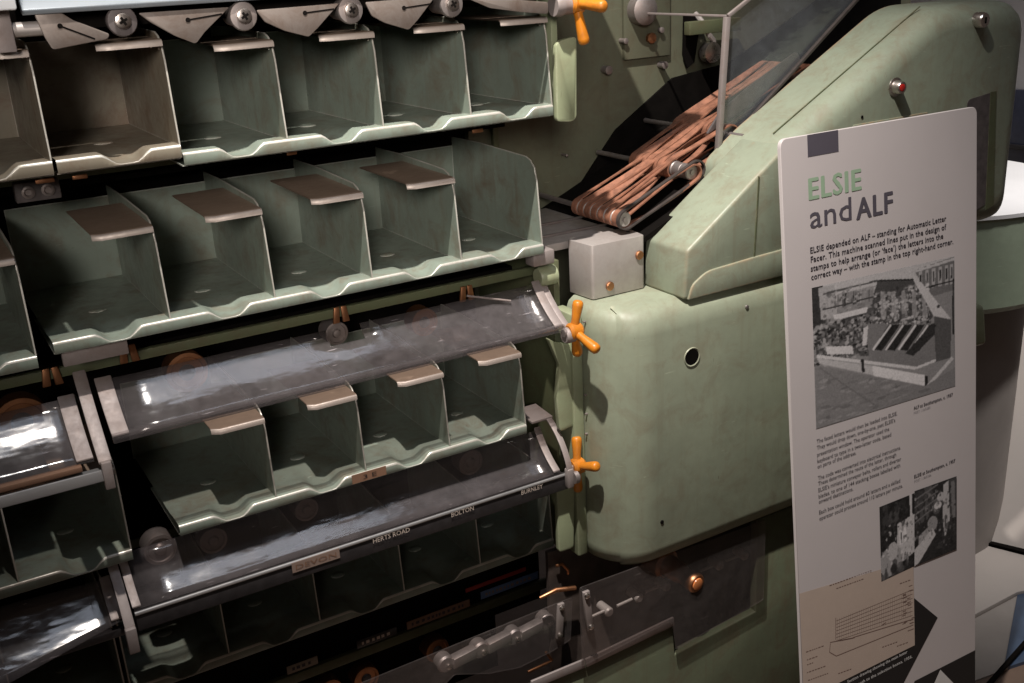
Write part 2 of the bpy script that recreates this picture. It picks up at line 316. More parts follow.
def flap_mesh(w=.084, H=.155):
    z = H - .006
    pr = [(.205, z), (.012, z), (.007, z - .0008), (.0045, z - .003), (.004, z - .0075)]
    mb = MB(); n = len(pr)
    for x, sh in ((-w, .008), (-w + .012, 0), (-.0015, 0)):
        mb.v += [(x, y + sh * (1 if y < .1 else 0), zz) for y, zz in pr]
    mb.v += [(x, y, zz - .0016) for x, y, zz in mb.v[:]]
    for i in range(2):
        for j in range(n - 1): mb.f.append((i*n+j, (i+1)*n+j, (i+1)*n+j+1, i*n+j+1)); mb.f.append((3*n+i*n+j+1, 3*n+(i+1)*n+j+1, 3*n+(i+1)*n+j, 3*n+i*n+j))
        mb.f.append((i*n+n-1, (i+1)*n+n-1, 3*n+(i+1)*n+n-1, 3*n+i*n+n-1))
    o = mb.build('hood_flap', 'flap_brown', None, ang=60, local=True); me = o.data; bpy.data.objects.remove(o); me.materials.append(MAT['flap_lip_lit'])
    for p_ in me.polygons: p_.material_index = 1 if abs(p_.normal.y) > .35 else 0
    return me
def small(mb, name, mat):
    o = mb.build(name, mat, None, local=True); me = o.data; bpy.data.objects.remove(o); return me
ME_DIV = divider_mesh(); ME_FLAP = flap_mesh()
ME_STUD = small(MB()._lathe(np.array((0, 0, .0068)), np.array((0, 0, 1.)), [(0, .011), (.0015, .010), (.003, .007), (.0036, .003)], 16), 'floor_stud', 'rack_green')
ME_RIV = small(MB()._lathe(np.array((0, 0, 0)), np.array((-1., 0, 0)), [(0, .0035), (.0015, .003), (.0024, .0012)], 10), 'rivet', 'screw')
def rack(x0, n, Y, Z, label, flaps=None, left=False, back=.142, PITCH=.16, brown=False):
    r = thing('letter_rack', (x0, Y, Z), label, 'letter rack', 'racks of pigeonhole letter bins')
    link('tray', tray_mesh(n, .55, PITCH), None, r)
    MB().box((0, DEP, -.002), (n * PITCH, DEP + .002, back)).build('back_panel', 'rack_green', r, local=True)
    MB().box((0, .012, -.0095), (n * PITCH, .2, -.0075)).build('under_plate', 'rack_green', r, local=True)
    for i in range(n):
        st = link('floor_stud', ME_STUD, None, r); st.location = ((i + .52) * PITCH, .13, 0); st.scale = (1.2, 1, 1)
    for i in range(0 if left else 1, n + 1):
        d = link('divider', ME_DIV, None, r); d.location = (i * PITCH - (.0012 if i == n else 0) + (random.uniform(-.0016, .0016) if 0 < i < n else 0), 0, 0); d.rotation_euler = (0, math.radians(random.uniform(-.5, .5)), math.radians(random.uniform(-.35, .35)))
        if flaps is None or i in flaps:
            fl = link('hood_flap', ME_FLAP, None, d)
            for y in (.03, .075):
                rv = link('rivet', ME_RIV, None, d); rv.location = (-.0012, y, .155 - .018)
    if brown:
        for o in [r.children[k] for k in range(len(r.children))]:
            o.material_slots[0].link = 'OBJECT'; o.material_slots[0].material = MAT['rack_brown']
    return r
rack(-.757, 1, -.045, .252, 'brown stained end bin of the top row, left of the stepped seam', brown=True)
rack(-.757 - 2*PITCH - .004, 2, -.045, .252, 'top row bins cut off by the left edge of the picture', left=True, brown=True)
rack(-.5925, 4, -.028, .238, 'top row of four green bins under the pointed steel vanes', PITCH=.151)
rack(-.80, 5, 0, 0, 'long second row of five green bins above the upper clear guard', flaps=(1, 2, 3, 4))
rack(-.823 - 2*PITCH, 2, -.005, -.012, 'second row bins cut off by the left edge, beside the five bin row', left=True)
rack(-.677, 4, .0, -.327, 'third row of four green bins between the two clear guards', flaps=(1, 2, 3, 4), PITCH=.1565)
rack(-.747 - 2*PITCH, 2, .02, -.353, 'deep shaded bins at lower left below the short clear guard', left=True)
rack(-.785, 5, .05, -.612, 'bottom row of dark bins below the black name rail', left=True, flaps=(), PITCH=.1625)
rack(-.792 - 2*PITCH, 2, .05, -.615, 'unlit bins in the bottom left corner under the warped guard', left=True, flaps=())

# ------------------------------------------------------------------ top rail, vanes, rollers of the top row
tr = thing('guide_rail', (-.3, -.06, .44), 'long polished steel guide rail running above the top row of bins', 'rail')
MB().prism([(-.062, .447), (-.057, .441), (-.050, .444), (-.022, .50), (-.025, .52), (-.035, .52)], -.765, .03, 0).build('rail_bar', 'rail_blue_sheen', tr, .002)  # bluish ceiling reflection is put into the bar's base colour
MB().prism([(-.06, .40), (-.05, .40), (-.03, .50), (-.05, .50)], -.80, -.778, 0).build('end_bracket', 'bracket', tr, .002)
MB().box((-.95, -.085, .449), (-.772, -.045, .53)).build('bright_cap', 'cap_lit_white', tr, .003)  # white colour carries the bright light falling on this end
MB().tube([(-.83, -.045, .425), (-.74, -.045, .425)], .009, 12).build('pivot_pin', 'steel', tr)
MB().box((-1.6, -.012, .53), (.27, .36, .56)).build('unseen_upper_tier', 'frame_green', mach, .003)  # machine's unseen continuation, added to shade the top bins and lengthened over the belts
MB().box((-.78, -.020, .420), (.028, -.0125, .53)).build('added_light_stop', 'void', mach)  # added black plate, stops light leaking onto the top row's floor
vane_lab = ['bent grey vane with a slot at the left end of the rail', 'pointed steel vane between the two leftmost rail rollers', 'pointed steel vane between the middle rail rollers', 'pointed steel vane between the two rightmost rail rollers', 'dark pointed vane tucked at the right end of the rail']
vane_px = [[(34, 14), (62, 13), (73, 20), (110, 34), (108, 39), (53, 50), (45, 38)], [(138, 13), (230, 7), (205, 32), (196, 44), (175, 36), (150, 22)], [(256, 10), (340, 3), (318, 28), (309, 37), (285, 31), (265, 22)], [(365, 2), (436, -4), (418, 20), (409, 30), (385, 23), (372, 16)], [(462, -4), (548, 2), (548, 14), (520, 12), (490, 8)]]
slot_px = [((60, 26), (95, 39)), ((188, 20), (222, 14)), ((305, 13), (334, 9)), ((404, 8), (430, 4)), None]
for lab, pp, sl in zip(vane_lab, vane_px, slot_px):
    Yv = -.055; pl = [P(x, y, Y=Yv) for x, y in pp]; c = np.mean(pl, 0)
    v = thing('diverter_vane', tuple(c), lab, 'vane', 'diverter vanes under the top rail')
    MB().prism(rounded([(p[0], p[2]) for p in pl], .003, 3), Yv, Yv + .004, 1).build('blade', 'vane_steel', v, .001)
    if sl:
        a, b_ = P(*sl[0], Y=Yv - .0004), P(*sl[1], Y=Yv - .0004); d = (b_ - a) / np.linalg.norm(b_ - a); nn = np.array((-d[2], 0, d[0])) * .0011
        MB().hexa([a - nn, b_ - nn, b_ - nn + (0, .0004, 0), a - nn + (0, .0004, 0), a + nn, b_ + nn, b_ + nn + (0, .0004, 0), a + nn + (0, .0004, 0)]).build('slot', 'void', v)
        MB()._lathe(a, np.array((0, -1., 0)), [(-.0004, .0032), (.0004, .0032)], 12).build('slot_hole', 'void', v)
def cross_head(c, r, par):
    MB()._lathe(c, np.array((0, -1., 0)), [(-.02, r), (.002, r), (.004, r * .93), (.005, r * .7)], 20).build('screw_head', 'screw', par)
    a = math.radians(28)
    for k in (0, 1):
        d = np.array((math.cos(a + k*math.pi/2), 0, math.sin(a + k*math.pi/2))) * r * .52; nn = np.array((-d[2], 0, d[0])) * .3
        o_ = np.array((0, -.0052 - k*.0002, 0)); th = np.array((0, .0012, 0))
        MB().hexa([c - d - nn + o_, c + d - nn + o_, c + d - nn + o_ + th, c - d - nn + o_ + th, c - d + nn + o_, c + d + nn + o_, c + d + nn + o_ + th, c - d + nn + o_ + th]).build('screw_slot', 'void', par)
for (px, py), lab in zip(((122, 21), (243, 16), (350, 10), (451, 4)), ('steel roller with cross head screw above the stained bin', 'steel rail roller second from the left', 'steel rail roller third from the left', 'steel rail roller nearest the top orange handle')):
    c = P(px, py, Y=-.05); g = thing('guide_roller', tuple(c), lab, 'roller', 'rollers with cross head screws along the top rail')
    MB()._lathe(c, np.array((0, -1., 0)), [(-.05, .014), (-.02, .0155), (-.006, .0185), (.0, .0195), (.003, .018), (.004, .012)], 24).build('wheel', 'rubber' if px < 200 else 'dull_steel', g)
    cross_head(c + (-.000, -.004, 0), .0105, g)

# ------------------------------------------------------------------ rollers behind the guards
def wheel(px, py, Y, r, lab, mat='copper', ax=(0, -1., 0)):
    c = P(px, py, Y=Y); g = thing('belt_roller', tuple(c), lab, 'roller', 'round belt rollers seen behind the guards'); A = np.array(ax)
    MB()._lathe(c, A, [(-.03, r*.96), (.0, r), (.004, r*.97), (.0045, r*.78), (.002, r*.74)], 28).build('rim', mat, g)
    MB()._lathe(c, A, [(-.02, r*.72), (.001, r*.7), (.002, r*.4), (.006, r*.3), (.007, r*.1)], 20).build('hub', 'rubber' if mat == 'copper' else 'dull_steel', g)
wheel(22, 422, .12, .040, 'large copper roller behind the short left guard')
wheel(187, 372, .12, .034, 'copper ringed roller behind the upper guard, below the second row')
wheel(336, 333, .12, .021, 'small roller in the notch of the upper guard', 'dull_steel')
wheel(424, 322, .12, .026, 'faint roller behind the right half of the upper guard')
wheel(160, 549, .09, .027, 'dusty roller at the left end of the long lower guard', 'dull_steel')
wheel(213, 540, .12, .024, 'dim roller behind the lower guard, under the third row left end', 'dull_steel')
wheel(306, 509, .12, .022, 'dim roller behind the middle of the lower guard', 'dull_steel')
wheel(470, 462, .12, .026, 'dim roller behind the right half of the lower guard', 'dull_steel')
wheel(366, 678, .125, .026, 'copper ringed roller at the bottom edge, left of its twin')
wheel(437, 650, .125, .026, 'copper ringed roller above the bottom centre guard')
wheel(330, 690, .125, .024, 'copper ringed roller half cut off by the bottom edge')

# ------------------------------------------------------------------ clear guards
def sheet(x0, x1, curve, parent, mat='guard_clear', cut=(), th=.0028, ends=None):
    """bent clear sheet: curve = (y,z) points from top to bottom; cut = (xa, xb, rows from the top)"""
    xs = sorted({x0, x1} | {q for c_ in cut for q in c_[:2]} | set(np.linspace(x0, x1, 13)))
    n = len(curve); mb = MB()
    for x in xs:
        k = (x - x0) / (x1 - x0); cv = curve if ends is None else [tuple(np.array(a) * (1 - k) + np.array(b) * k) for a, b in zip(ends, curve)]
        mb.v += [(x, y, z) for y, z in cv]
    for i in range(len(xs) - 1):
        xm = (xs[i] + xs[i+1]) / 2
        for j in range(n - 1):
            if any(a < xm < b_ and j < rr for a, b_, rr in cut): continue
            mb.f.append((i*n+j, (i+1)*n+j, (i+1)*n+j+1, i*n+j+1))
    o = mb.build('sheet', mat, parent); md = o.modifiers.new('thickness', 'SOLIDIFY'); md.thickness = th; md.offset = 0
    return o
def curve_pts(a, b, bow, n=8):
    a, b = np.array(a), np.array(b); d = b - a; nn = np.array((d[1], -d[0])); nn = nn / np.linalg.norm(nn)
    if nn[1] < 0: nn = -nn
    return [tuple(a + d * t + nn * bow * 4 * t * (1 - t)) for t in np.linspace(0, 1, n)]
def strap(x0, x1, cv, th, parent, name='end_bracket', mat='bracket', lift=.003):
    up = [(y, z + lift + th) for y, z in cv]; lo = [(y, z + lift) for y, z in cv]
    return MB().prism(up + lo[::-1], x0, x1, 0).build(name, mat, parent, .001)
cv1 = curve_pts((.040, -.072), (-.035, -.136), -.005)
g1 = thing('clear_guard', (-.35, 0, -.137), 'long scratched clear guard under the second row of bins', 'guard', 'hinged clear plastic guards')
sheet(-.745, .012, cv1, g1, cut=((-.395, -.335, 2),))
strap(-.752, -.728, cv1, .003, g1); strap(-.005, .012, cv1, .004, g1)
MB().prism([(-.042, -.140), (-.028, -.143), (-.028, -.128), (-.042, -.128)], -.752, .012, 0).build('edge_rib', 'guard_clear', g1, .001)
strap(.014, .026, curve_pts((.055, -.06), (-.045, -.146), -.008), .004, g1, 'hinge_arm')
MB()._lathe(np.array((.008, -.042, -.148)), np.array((1., 0, 0)), [(0, .012), (.004, .0145), (.018, .0145), (.022, .012)], 20).build('pivot', 'bracket', g1)
MB()._lathe(np.array((.012, .045, -.062)), np.array((1., 0, 0)), [(0, .015), (.004, .018), (.034, .018), (.036, .016)], 24).build('hinge_barrel', 'plate_green', g1)
MB().tube([(-.14, .03, -.062), (-.06, .02, -.085)], .002, 6).build('wire_stay', 'bracket', g1)
cv1l = curve_pts((.042, -.088), (-.04, -.158), -.006)
g2 = thing('clear_guard', (-.95, 0, -.16), 'short shiny clear guard at the left edge of the picture', 'guard', 'hinged clear plastic guards')
sheet(-1.25, -.782, cv1l, g2)
strap(-.805, -.782, cv1l, .003, g2); MB().prism([(-.05, -.166), (-.035, -.166), (-.035, -.158), (-.05, -.158)], -1.25, -.80, 0).build('label_rail', 'label_buff', g2, .001)
MB().prism([(-.055, -.186), (-.038, -.19), (-.034, -.172), (-.05, -.170)], -1.25, -.77, 0).build('steel_edge', 'rail_steel', g2, .002)
strap(-.778, -.760, curve_pts((.05, -.06), (-.05, -.165), -.004), .004, g2, 'hinge_arm')
MB().box((-.776, -.057, -.20), (-.762, -.049, -.158)).build('hinge_tail', 'bracket', g2, .002)
cv2 = curve_pts((.078, -.372), (.013, -.437), -.006)
g3 = thing('clear_guard', (-.35, 0, -.455), 'long clear guard with black name rail under the third row', 'guard', 'hinged clear plastic guards')
sheet(-.755, .018, cv2, g3)
strap(-.757, -.744, cv2, .003, g3); strap(.004, .018, cv2, .004, g3)
nr = MB().prism([(.006, -.442), (.014, -.438), (.022, -.442), (.016, -.472), (.004, -.470)], -.756, .030, 0).build('name_rail', 'black_rail', g3, .002)
MB().box((-.756, .023, -.449), (.030, .066, -.445)).build('added_shade_flange', 'black_rail', nr)  # added flange that keeps light off the bottom row of bins
MB().tube([(-.756, .006, -.4395), (.028, .006, -.4395)], .003, 8).build('rail_edge', 'rail_steel', nr)
strap(.022, .034, curve_pts((.07, -.348), (-.005, -.430), .012), .004, g3, 'hinge_arm')
MB().box((.022, -.008, -.464), (.036, .006, -.425)).build('pivot_block', 'bracket', g3, .003)
MB()._lathe(np.array((.034, -.006, -.444)), np.array((1., 0, 0)), [(0, .012), (.008, .0125), (.012, .008)], 18).build('pivot', 'dull_steel', g3)
MB().hexa([(-.01, .06, -.348), (.036, .06, -.348), (.036, .12, -.343), (-.01, .12, -.343), (-.01, .06, -.343), (.036, .06, -.343), (.036, .12, -.338), (-.01, .12, -.338)]).build('hinge_plate', 'bracket', g3, .001)
strap(-.775, -.760, curve_pts((.07, -.375), (-.005, -.46), .004), .005, g3, 'hinge_arm', 'bracket')
MB().box((-.776, -.012, -.495), (-.76, -.001, -.452)).build('hinge_tail', 'bracket', g3, .002)
g4 = thing('clear_guard', (-.95, 0, -.44), 'warped clear guard twisting down at the lower left edge', 'guard', 'hinged clear plastic guards')
sheet(-1.2, -.782, curve_pts((.06, -.40), (.005, -.447), -.004), g4, ends=curve_pts((.06, -.38), (-.06, -.51), .004))
strap(-.798, -.782, curve_pts((.06, -.40), (.005, -.447), -.004), .003, g4)
MB().prism([(.007, -.462), (.02, -.462), (.02, -.475), (.007, -.475)], -1.2, -.78, 0).build('name_rail', 'black_rail', g4, .002)
g3.location = Vector(g3.location) + Vector((-.010, -.026, .011))
# lower pair
def flat_guard(pts, Y, lab, mat='guard_low', th=.003, tilt=0):
    pl = [P(x, y, Y=Y) for x, y in pts]; c = np.mean(pl, 0)
    g = thing('clear_guard', tuple(c), lab, 'guard', 'hinged clear plastic guards')
    MB().prism(rounded([(p[0], p[2]) for p in pl], .004, 3), Y, Y + th, 1).build('sheet', mat, g, .0006, 1)
    return g
g5 = flat_guard([(330, 696), (573, 597), (571, 640), (552, 652), (520, 668), (490, 674), (455, 675), (430, 700), (330, 720)], .0, 'clear guard over a chain of rollers at the bottom centre')
g6 = flat_guard([(580, 588), (766, 520), (764, 600), (676, 650), (673, 624), (669, 622), (582, 667)], -.096, 'smoky clear guard below the large green cover')
for g, a, b_ in ((g5, (561, 607), (559, 634)), (g6, (586, 595), (590, 626))):
    Yk = -.004 if g is g5 else -.100; p0, p1 = P(*a, Y=Yk), P(*b_, Y=Yk)
    MB().hexa([p0 + d for d in np.array([(-.007, -.003, .008), (.007, -.003, .008), (.007, .004, .008), (-.007, .004, .008)])] + [p1 + d for d in np.array([(-.007, -.003, -.008), (.007, -.003, -.008), (.007, .004, -.008), (-.007, .004, -.008)])]).build('clamp_strip', 'bracket', g, .001)
    for p in (p0, p1): MB()._lathe(p + (0, -.003, 0), np.array((0, -1., 0)), [(0, .006), (.003, .0055), (.005, .003)], 12).build('screw_head', 'screw', g)
MB().tube([P(540, 598, Y=.01), P(556, 590, Y=.0), P(575, 588, Y=.0)], [.004, .005, .005], 10).build('hinge_knuckle', 'copper', g5)
# chain of rollers and blocks behind the bottom guard
for i, (px, py) in enumerate(((446, 664), (481, 650), (515, 637), (547, 622))):
    c = P(px, py, Y=.03); k = thing('chain_roller', tuple(c), 'small steel roller with bright stud behind the bottom guard, ' + ('leftmost of four', 'second from the left of four', 'third from the left of four', 'rightmost of four')[i], 'roller', 'rollers chained behind the bottom guard')
    MB()._lathe(c, np.array((0, -1., 0)), [(-.02, .017), (0, .018), (.004, .015), (.005, .008)], 20).build('wheel', 'dull_steel', k)
    MB()._lathe(c + (.004, -.004, -.004), np.array((0, -1., 0)), [(0, .006), (.004, .006), (.006, .003)], 12).build('stud', 'screw', k)
for i, (px, py) in enumerate(((463, 656), (498, 641), (530, 629))):
    c = P(px, py, Y=.03); k = thing('chain_block', tuple(c), 'small rectangular steel block behind the bottom guard, ' + ('leftmost of three', 'middle one of three', 'rightmost of three')[i], 'block', 'blocks chained behind the bottom guard')
    MB().prism([(c[0]-.026, c[2]-.015), (c[0]+.024, c[2]-.009), (c[0]+.026, c[2]+.013), (c[0]-.024, c[2]+.007)], .02, .04, 1).build('block_body', 'dull_steel', k, .002)
for px, py in ((445, 655), (480, 627)):
    pass
# indicator and link studs behind the smoky guard
c = P(691, 580, Y=-.08); k = thing('roller_shaft', tuple(c), 'copper ended shaft tipped with orange behind the smoky guard', 'shaft')
dirx = np.array((.10, -1., -.05)); dirx /= np.linalg.norm(dirx)
MB()._lathe(c - dirx * .05, dirx, [(-.09, .030), (-.02, .032), (-.015, .024), (.02, .022), (.03, .018), (.045, .018), (.05, .021), (.064, .021), (.068, .018)], 26).build('barrel', 'copper', k)
MB()._lathe(c - dirx * .05, dirx, [(.067, .0135), (.070, .0125), (.071, .008)], 20).build('end_face', 'amber_lens', k)
for i, (px, py) in enumerate(((609, 612), (639, 598), (667, 587), (720, 566), (745, 556))):
    c = P(px, py, Y=-.07); q = MB()._lathe(c, np.array((0, -1., 0)), [(-.03, .009), (0, .010), (.004, .007)], 14).build('link_stud', 'steel', k)
for (xa, ya), (xb, yb) in (((591, 617), (604, 611)), ((617, 606), (632, 599)), ((645, 592), (660, 586)), ((700, 571), (712, 566)), ((726, 561), (738, 556))):
    MB().tube([P(xa, ya, Y=-.07), P(xb, yb, Y=-.07)], .003, 8).build('link_bar', 'steel', k)
# little wires and hooks in the dark
for lab, pts in (('bent copper wire hook beside the lower end plate', ((556, 566), (562, 564), (568, 570), (568, 574))), ('thin brass bracket arm under the bottom centre guard', ((528, 672), (545, 664), (552, 660), (546, 652)))):
    w = thing('wire_hook', tuple(P(*pts[0], Y=.02)), lab, 'hook'); MB().tube([P(*p, Y=.02) for p in pts], .003, 8).build('wire', 'copper', w)

# ------------------------------------------------------------------ star handles
def handle(px, py, Y, arms, lab):
    c = P(px, py, Y=Y); h = thing('star_handle', tuple(c), lab, 'handle', 'orange three armed handles')
    MB()._lathe(c - (.012, 0, 0), np.array((1., 0, 0)), [(0, .012), (.004, .0155), (.022, .0155), (.027, .011)], 18).build('hub', 'orange', h)
    MB()._lathe(c + (.010, 0, 0), np.array((1., 0, 0)), [(0, .006), (.004, .0055), (.007, .003)], 10).build('end_nut', 'dull_steel', h)
    MB()._lathe(c - (.022, 0, 0), np.array((1., 0, 0)), [(0, .007), (.012, .007)], 12).build('shaft', 'dull_steel', h)
    for a, L in arms:
        d = np.array((.18, -math.sin(math.radians(a)), math.cos(math.radians(a)))); d /= np.linalg.norm(d)
        MB().tube([c + d * t for t in (.004, .010, .022, L - .010, L - .004, L - .001, L)], [.0078, .0080, .0074, .0098, .0092, .0066, .003], 16).build('arm', 'orange', h)
handle(574, 331, -.045, ((2, .056), (112, .062), (184, .050)), 'orange three armed handle at the end of the upper guard')
handle(577, 466, -.02, ((-14, .056), (72, .058), (196, .066)), 'orange three armed handle at the end of the lower guard')
handle(576, 3, -.045, ((95, .065), (176, .066), (-20, .05)), 'orange handle cut off by the top edge of the picture')
tb = thing('rail_pivot', tuple(P(560, 6, Y=-.04)), 'round steel pivot beside the top orange handle', 'pivot')
MB()._lathe(P(553, 6, Y=-.04), np.array((1., 0, 0)), [(0, .016), (.01, .018), (.02, .015), (.035, .015)], 20).build('boss', 'bracket', tb)

# ------------------------------------------------------------------ steel block and large cover
x0, x1 = .085, .205
bl = thing('steel_block', (.15, -.0, -.112), 'bare grey steel block with two copper bolts on the green cover', 'block')
b0 = P(593, 300, Z=-.110); b1 = P(651, 290, Z=-.110); Yb = float(b0[1]); bt = P(592, 246, Y=Yb); bs = P(575, 241, Z=float(bt[2]))
MB().prism(rounded([(b0[0], Yb), (b1[0], Yb), (b1[0] + .01, Yb + .07), (b0[0] - .006, Yb + .07)], .006, 4), -.110, float(bt[2]), 2).build('body', 'steel', bl, .0015)
for px, py, r in ((639, 255, .0085), (609.5, 286, .0085)):
    MB()._lathe(P(px, py, Y=Yb), np.array((0, -1., 0)), [(-.002, r), (.003, r), (.0045, r * .8)], 16).build('bolt', 'copper', bl)
for px, py in ((628, 232),):
    MB()._lathe(P(px, py, Z=float(bt[2])), np.array((0, 0, 1.)), [(-.003, .004), (.0004, .004)], 12).build('hole', 'void', bl)
YC = -.112
cv = thing('machine_cover', (.5, YC, -.62), 'large rounded green sheet metal cover with a black hole', 'cover')
prof = rounded([(.072, .05), (.066, -.050), (.120, YC), (.985, YC), (1.0, .05)], [0, .05, .04, .03, 0], 9)
mb = MB(); lv = [(-.625, -.018), (-.612, -.004), (-.59, 0), (-.16, 0), (-.135, -.004), (-.120, -.016), (-.112, -.038)]
n = len(prof); cx = np.array((.55, .05))
for z, ins in lv:
    for p in prof:
        p = np.array(p); q = p.copy(); 
        q[1] = p[1] + (-ins if p[1] < .049 else 0) * min(1, (.05 - p[1]) / .1); q[0] = p[0] + (-ins * .5 if p[0] < .1 else ins * .5 if p[0] > .95 else 0); zz = z + (p[0] - .07) * .004
        mb.v.append((q[0], q[1], zz))
for i in range(len(lv) - 1):
    for j in range(n - 1): mb.f.append((i*n+j, i*n+j+1, (i+1)*n+j+1, (i+1)*n+j))
mb.f += [tuple(range(n)), tuple(range((len(lv)-1)*n, len(lv)*n))]
mb.build('shell', 'cover_green', cv, ang=50)
hc = P(692, 357, Y=YC - .0006)
MB()._lathe(hc, np.array((0, -1., 0)), [(-.0005, .0155), (.0003, .0155)], 28).build('hole', 'void', cv)
ring = MB(); 
for a in np.linspace(0, 2*math.pi, 29)[:-1]: ring.v += [tuple(hc + np.array((math.cos(a)*r, y, math.sin(a)*r))) for r, y in ((.0155, -.0002), (.0175, -.0012), (.0185, .0006))]
for i in range(28):
    for j in range(2): ring.f.append((i*3+j, ((i+1) % 28)*3+j, ((i+1) % 28)*3+j+1, i*3+j+1))
ring.build('hole_rim', 'cover_green', cv)
for px, py in ((747, 307), (662, 522)):
    MB()._lathe(P(px, py, Y=YC - .0003), np.array((0, -1., 0)), [(-.001, .0042), (.0012, .0038), (.0016, .002)], 10).build('screw', 'dull_steel' if px > 700 else 'void', cv)
for px, py in ((585, 395), (586, 414), (586, 434), (584, 322)):
    c = P(px, py, X=.0655); MB()._lathe(c, np.array((-1., 0, 0)), [(-.003, .0022), (.002, .002)], 8).build('rivet', 'dull_steel', cv)

# ------------------------------------------------------------------ belt hood
YH = -.10
hd = thing('belt_hood', (.7, -.05, -.11), 'sloping green sheet metal hood over the belt drive, with a key lock', 'hood')
h = lambda x, y: (float(P(x, y, Y=YH)[0]), float(P(x, y, Y=YH)[2]))
# lower casing: left end of the ramp
low = [h(683, 300), h(686, 251), h(757, 175), (h(757, 175)[0] + .35, h(757, 175)[1]), (1.09, -.112)]
low = [h(683, 300), h(686, 251), h(757, 175), h(752, 262), h(751, 283)]
low[3] = (low[2][0] + .012, -.10); low = low[:3] + [(low[2][0] + .008, low[0][1])]
lowx = low[:2] + [h(757, 175), h(784, 147), (h(784, 147)[0] + .06, h(784, 147)[1] + .01), (h(784, 147)[0] + .06, low[0][1])]
MB().prism(lowx, YH - .003, .018, 1).build('ramp_casing', 'hood_green', hd, .006, 3)
q = [h(757, 176), h(758.2, 176), h(753.2, 262), h(752, 262)]
MB().prism(q, YH - .0042, YH - .002, 1).build('seam', 'frame_green', hd)
s0, s1 = h(690, 298), h(762, 276)
# pressed flange line along the lower edge
fl = [h(686, 300), h(690, 285), h(705, 271), h(752, 257), h(800, 244), (h(800, 244)[0], low[0][1])]
MB().prism(rounded([(x - .0, z + .001) for x, z in fl], [.0, .01, .015, 0, 0, 0]), YH - .007, YH + .01, 1).build('lower_flange', 'hood_green', hd, .003)
# main casing with rounded shoulder
top = .347; xr = 1.138
A = (low[2][0] + .009, -.115); B = (low[2][0] + .009, h(757, 175)[1] + .004); Cc = h(795, 137); Dd = h(943, 6); 
slope = [A, B, Cc, (Dd[0], top), (xr, top), (xr, -.115)]
def inset(poly, d):
    k = len(poly); out = []
    for i in range(k):
        p0, p1, p2 = map(np.array, (poly[i-1], poly[i], poly[(i+1) % k])); e0 = (p1-p0)/np.linalg.norm(p1-p0); e1 = (p2-p1)/np.linalg.norm(p2-p1)
        n0 = np.array((-e0[1], e0[0])); n1 = np.array((-e1[1], e1[0])); b_ = n0 + n1; b_ /= np.linalg.norm(b_); out.append(tuple(p1 - b_ * d / max(b_ @ n0, .3)))
    return out
rad = [.01, .02, .02, .05, .07, .05]
poly = rounded(slope, rad, 7); rings = []
for y, ins in ((0.055, 0), (YH + .05, 0), (YH + .030, .004), (YH + .012, .014), (YH + .003, .028), (YH, .045)):
    rings.append((y, rounded(inset(slope, ins), [max(r - ins * .3, .008) for r in rad], 7)))
mb = MB(); n = len(poly)
for y, pl in rings: mb.v += [(x, y, z) for x, z in pl]
for i in range(len(rings) - 1):
    for j in range(n): mb.f.append((i*n+j, i*n+(j+1) % n, (i+1)*n+(j+1) % n, (i+1)*n+j))
mb.f += [tuple(range(n)), tuple(range((len(rings)-1)*n, len(rings)*n))]
mb.build('main_casing', 'hood_green', hd, ang=50)
# seam along the ramp top
pa, pb = np.array((Cc[0] - .002, 0, Cc[1])), np.array((Dd[0], 0, top))
d = (pb - pa) / np.linalg.norm(pb - pa); nn = np.array((-d[2], 0, d[0]))
MB().hexa([pa + nn * .0005 + (0, YH + .052, 0), pb + nn * .0005 + (0, YH + .052, 0), pb + nn * .0005 + (0, YH + .0545, 0), pa + nn * .0005 + (0, YH + .0545, 0), pa + nn * .0018 + (0, YH + .052, 0), pb + nn * .0018 + (0, YH + .052, 0), pb + nn * .0018 + (0, YH + .0545, 0), pa + nn * .0018 + (0, YH + .0545, 0)]).build('seam', 'frame_green', hd)
def button(px, py, r, lens, lens_name):
    c = P(px, py, Y=YH); ax = np.array((0, -1., 0))
    MB()._lathe(c, ax, [(-.004, r * 1.55), (.002, r * 1.5), (.003, r * 1.1), (.016, r), (.018, r * .9), (.0175, r * .62)], 24).build('button_bezel', 'screw', hd)
    MB()._lathe(c, ax, [(.0, r * .6), (.0182, r * .58), (.019, r * .4)], 18).build(lens_name, lens, hd)
button(895, 87, .012, 'red_lens', 'push_button')
c = P(978, 20, Y=YH); MB()._lathe(c, np.array((0, -1., 0)), [(-.004, .015), (.014, .015), (.017, .013), (.0175, .004)], 24).build('key_lock', 'screw', hd)
MB().prism(rounded([(c[0] - .002, c[2] - .006), (c[0] + .002, c[2] - .006), (c[0] + .002, c[2] + .006), (c[0] - .002, c[2] + .006)], .001), YH - .0186, YH - .0172, 1).build('keyhole', 'void', hd)
q = [h(851 + 116, 100), h(996, 91), h(993, 200), h(967, 215)]
MB().prism(rounded(q, [.012, .004, 0, 0]), YH - .0008, YH + .003, 1).build('recess', 'rubber', hd)
q2 = [h(990, 92), h(996, 91), h(993, 205), h(985, 210)]
MB().prism(q2, YH - .0016, YH - .0008, 1).build('recess_side', 'frame_green', hd)
q = [h(853, 125), h(927, 112), h(927, 116), h(853, 130)]
MB().prism(q, YH - .002, YH + .002, 1).build('cover_strip', 'hood_green', hd, .0008)
MB()._lathe(P(862, 117, Y=YH), np.array((0, -1., 0)), [(-.001, .003), (.001, .003)], 10).build('screw', 'void', hd)

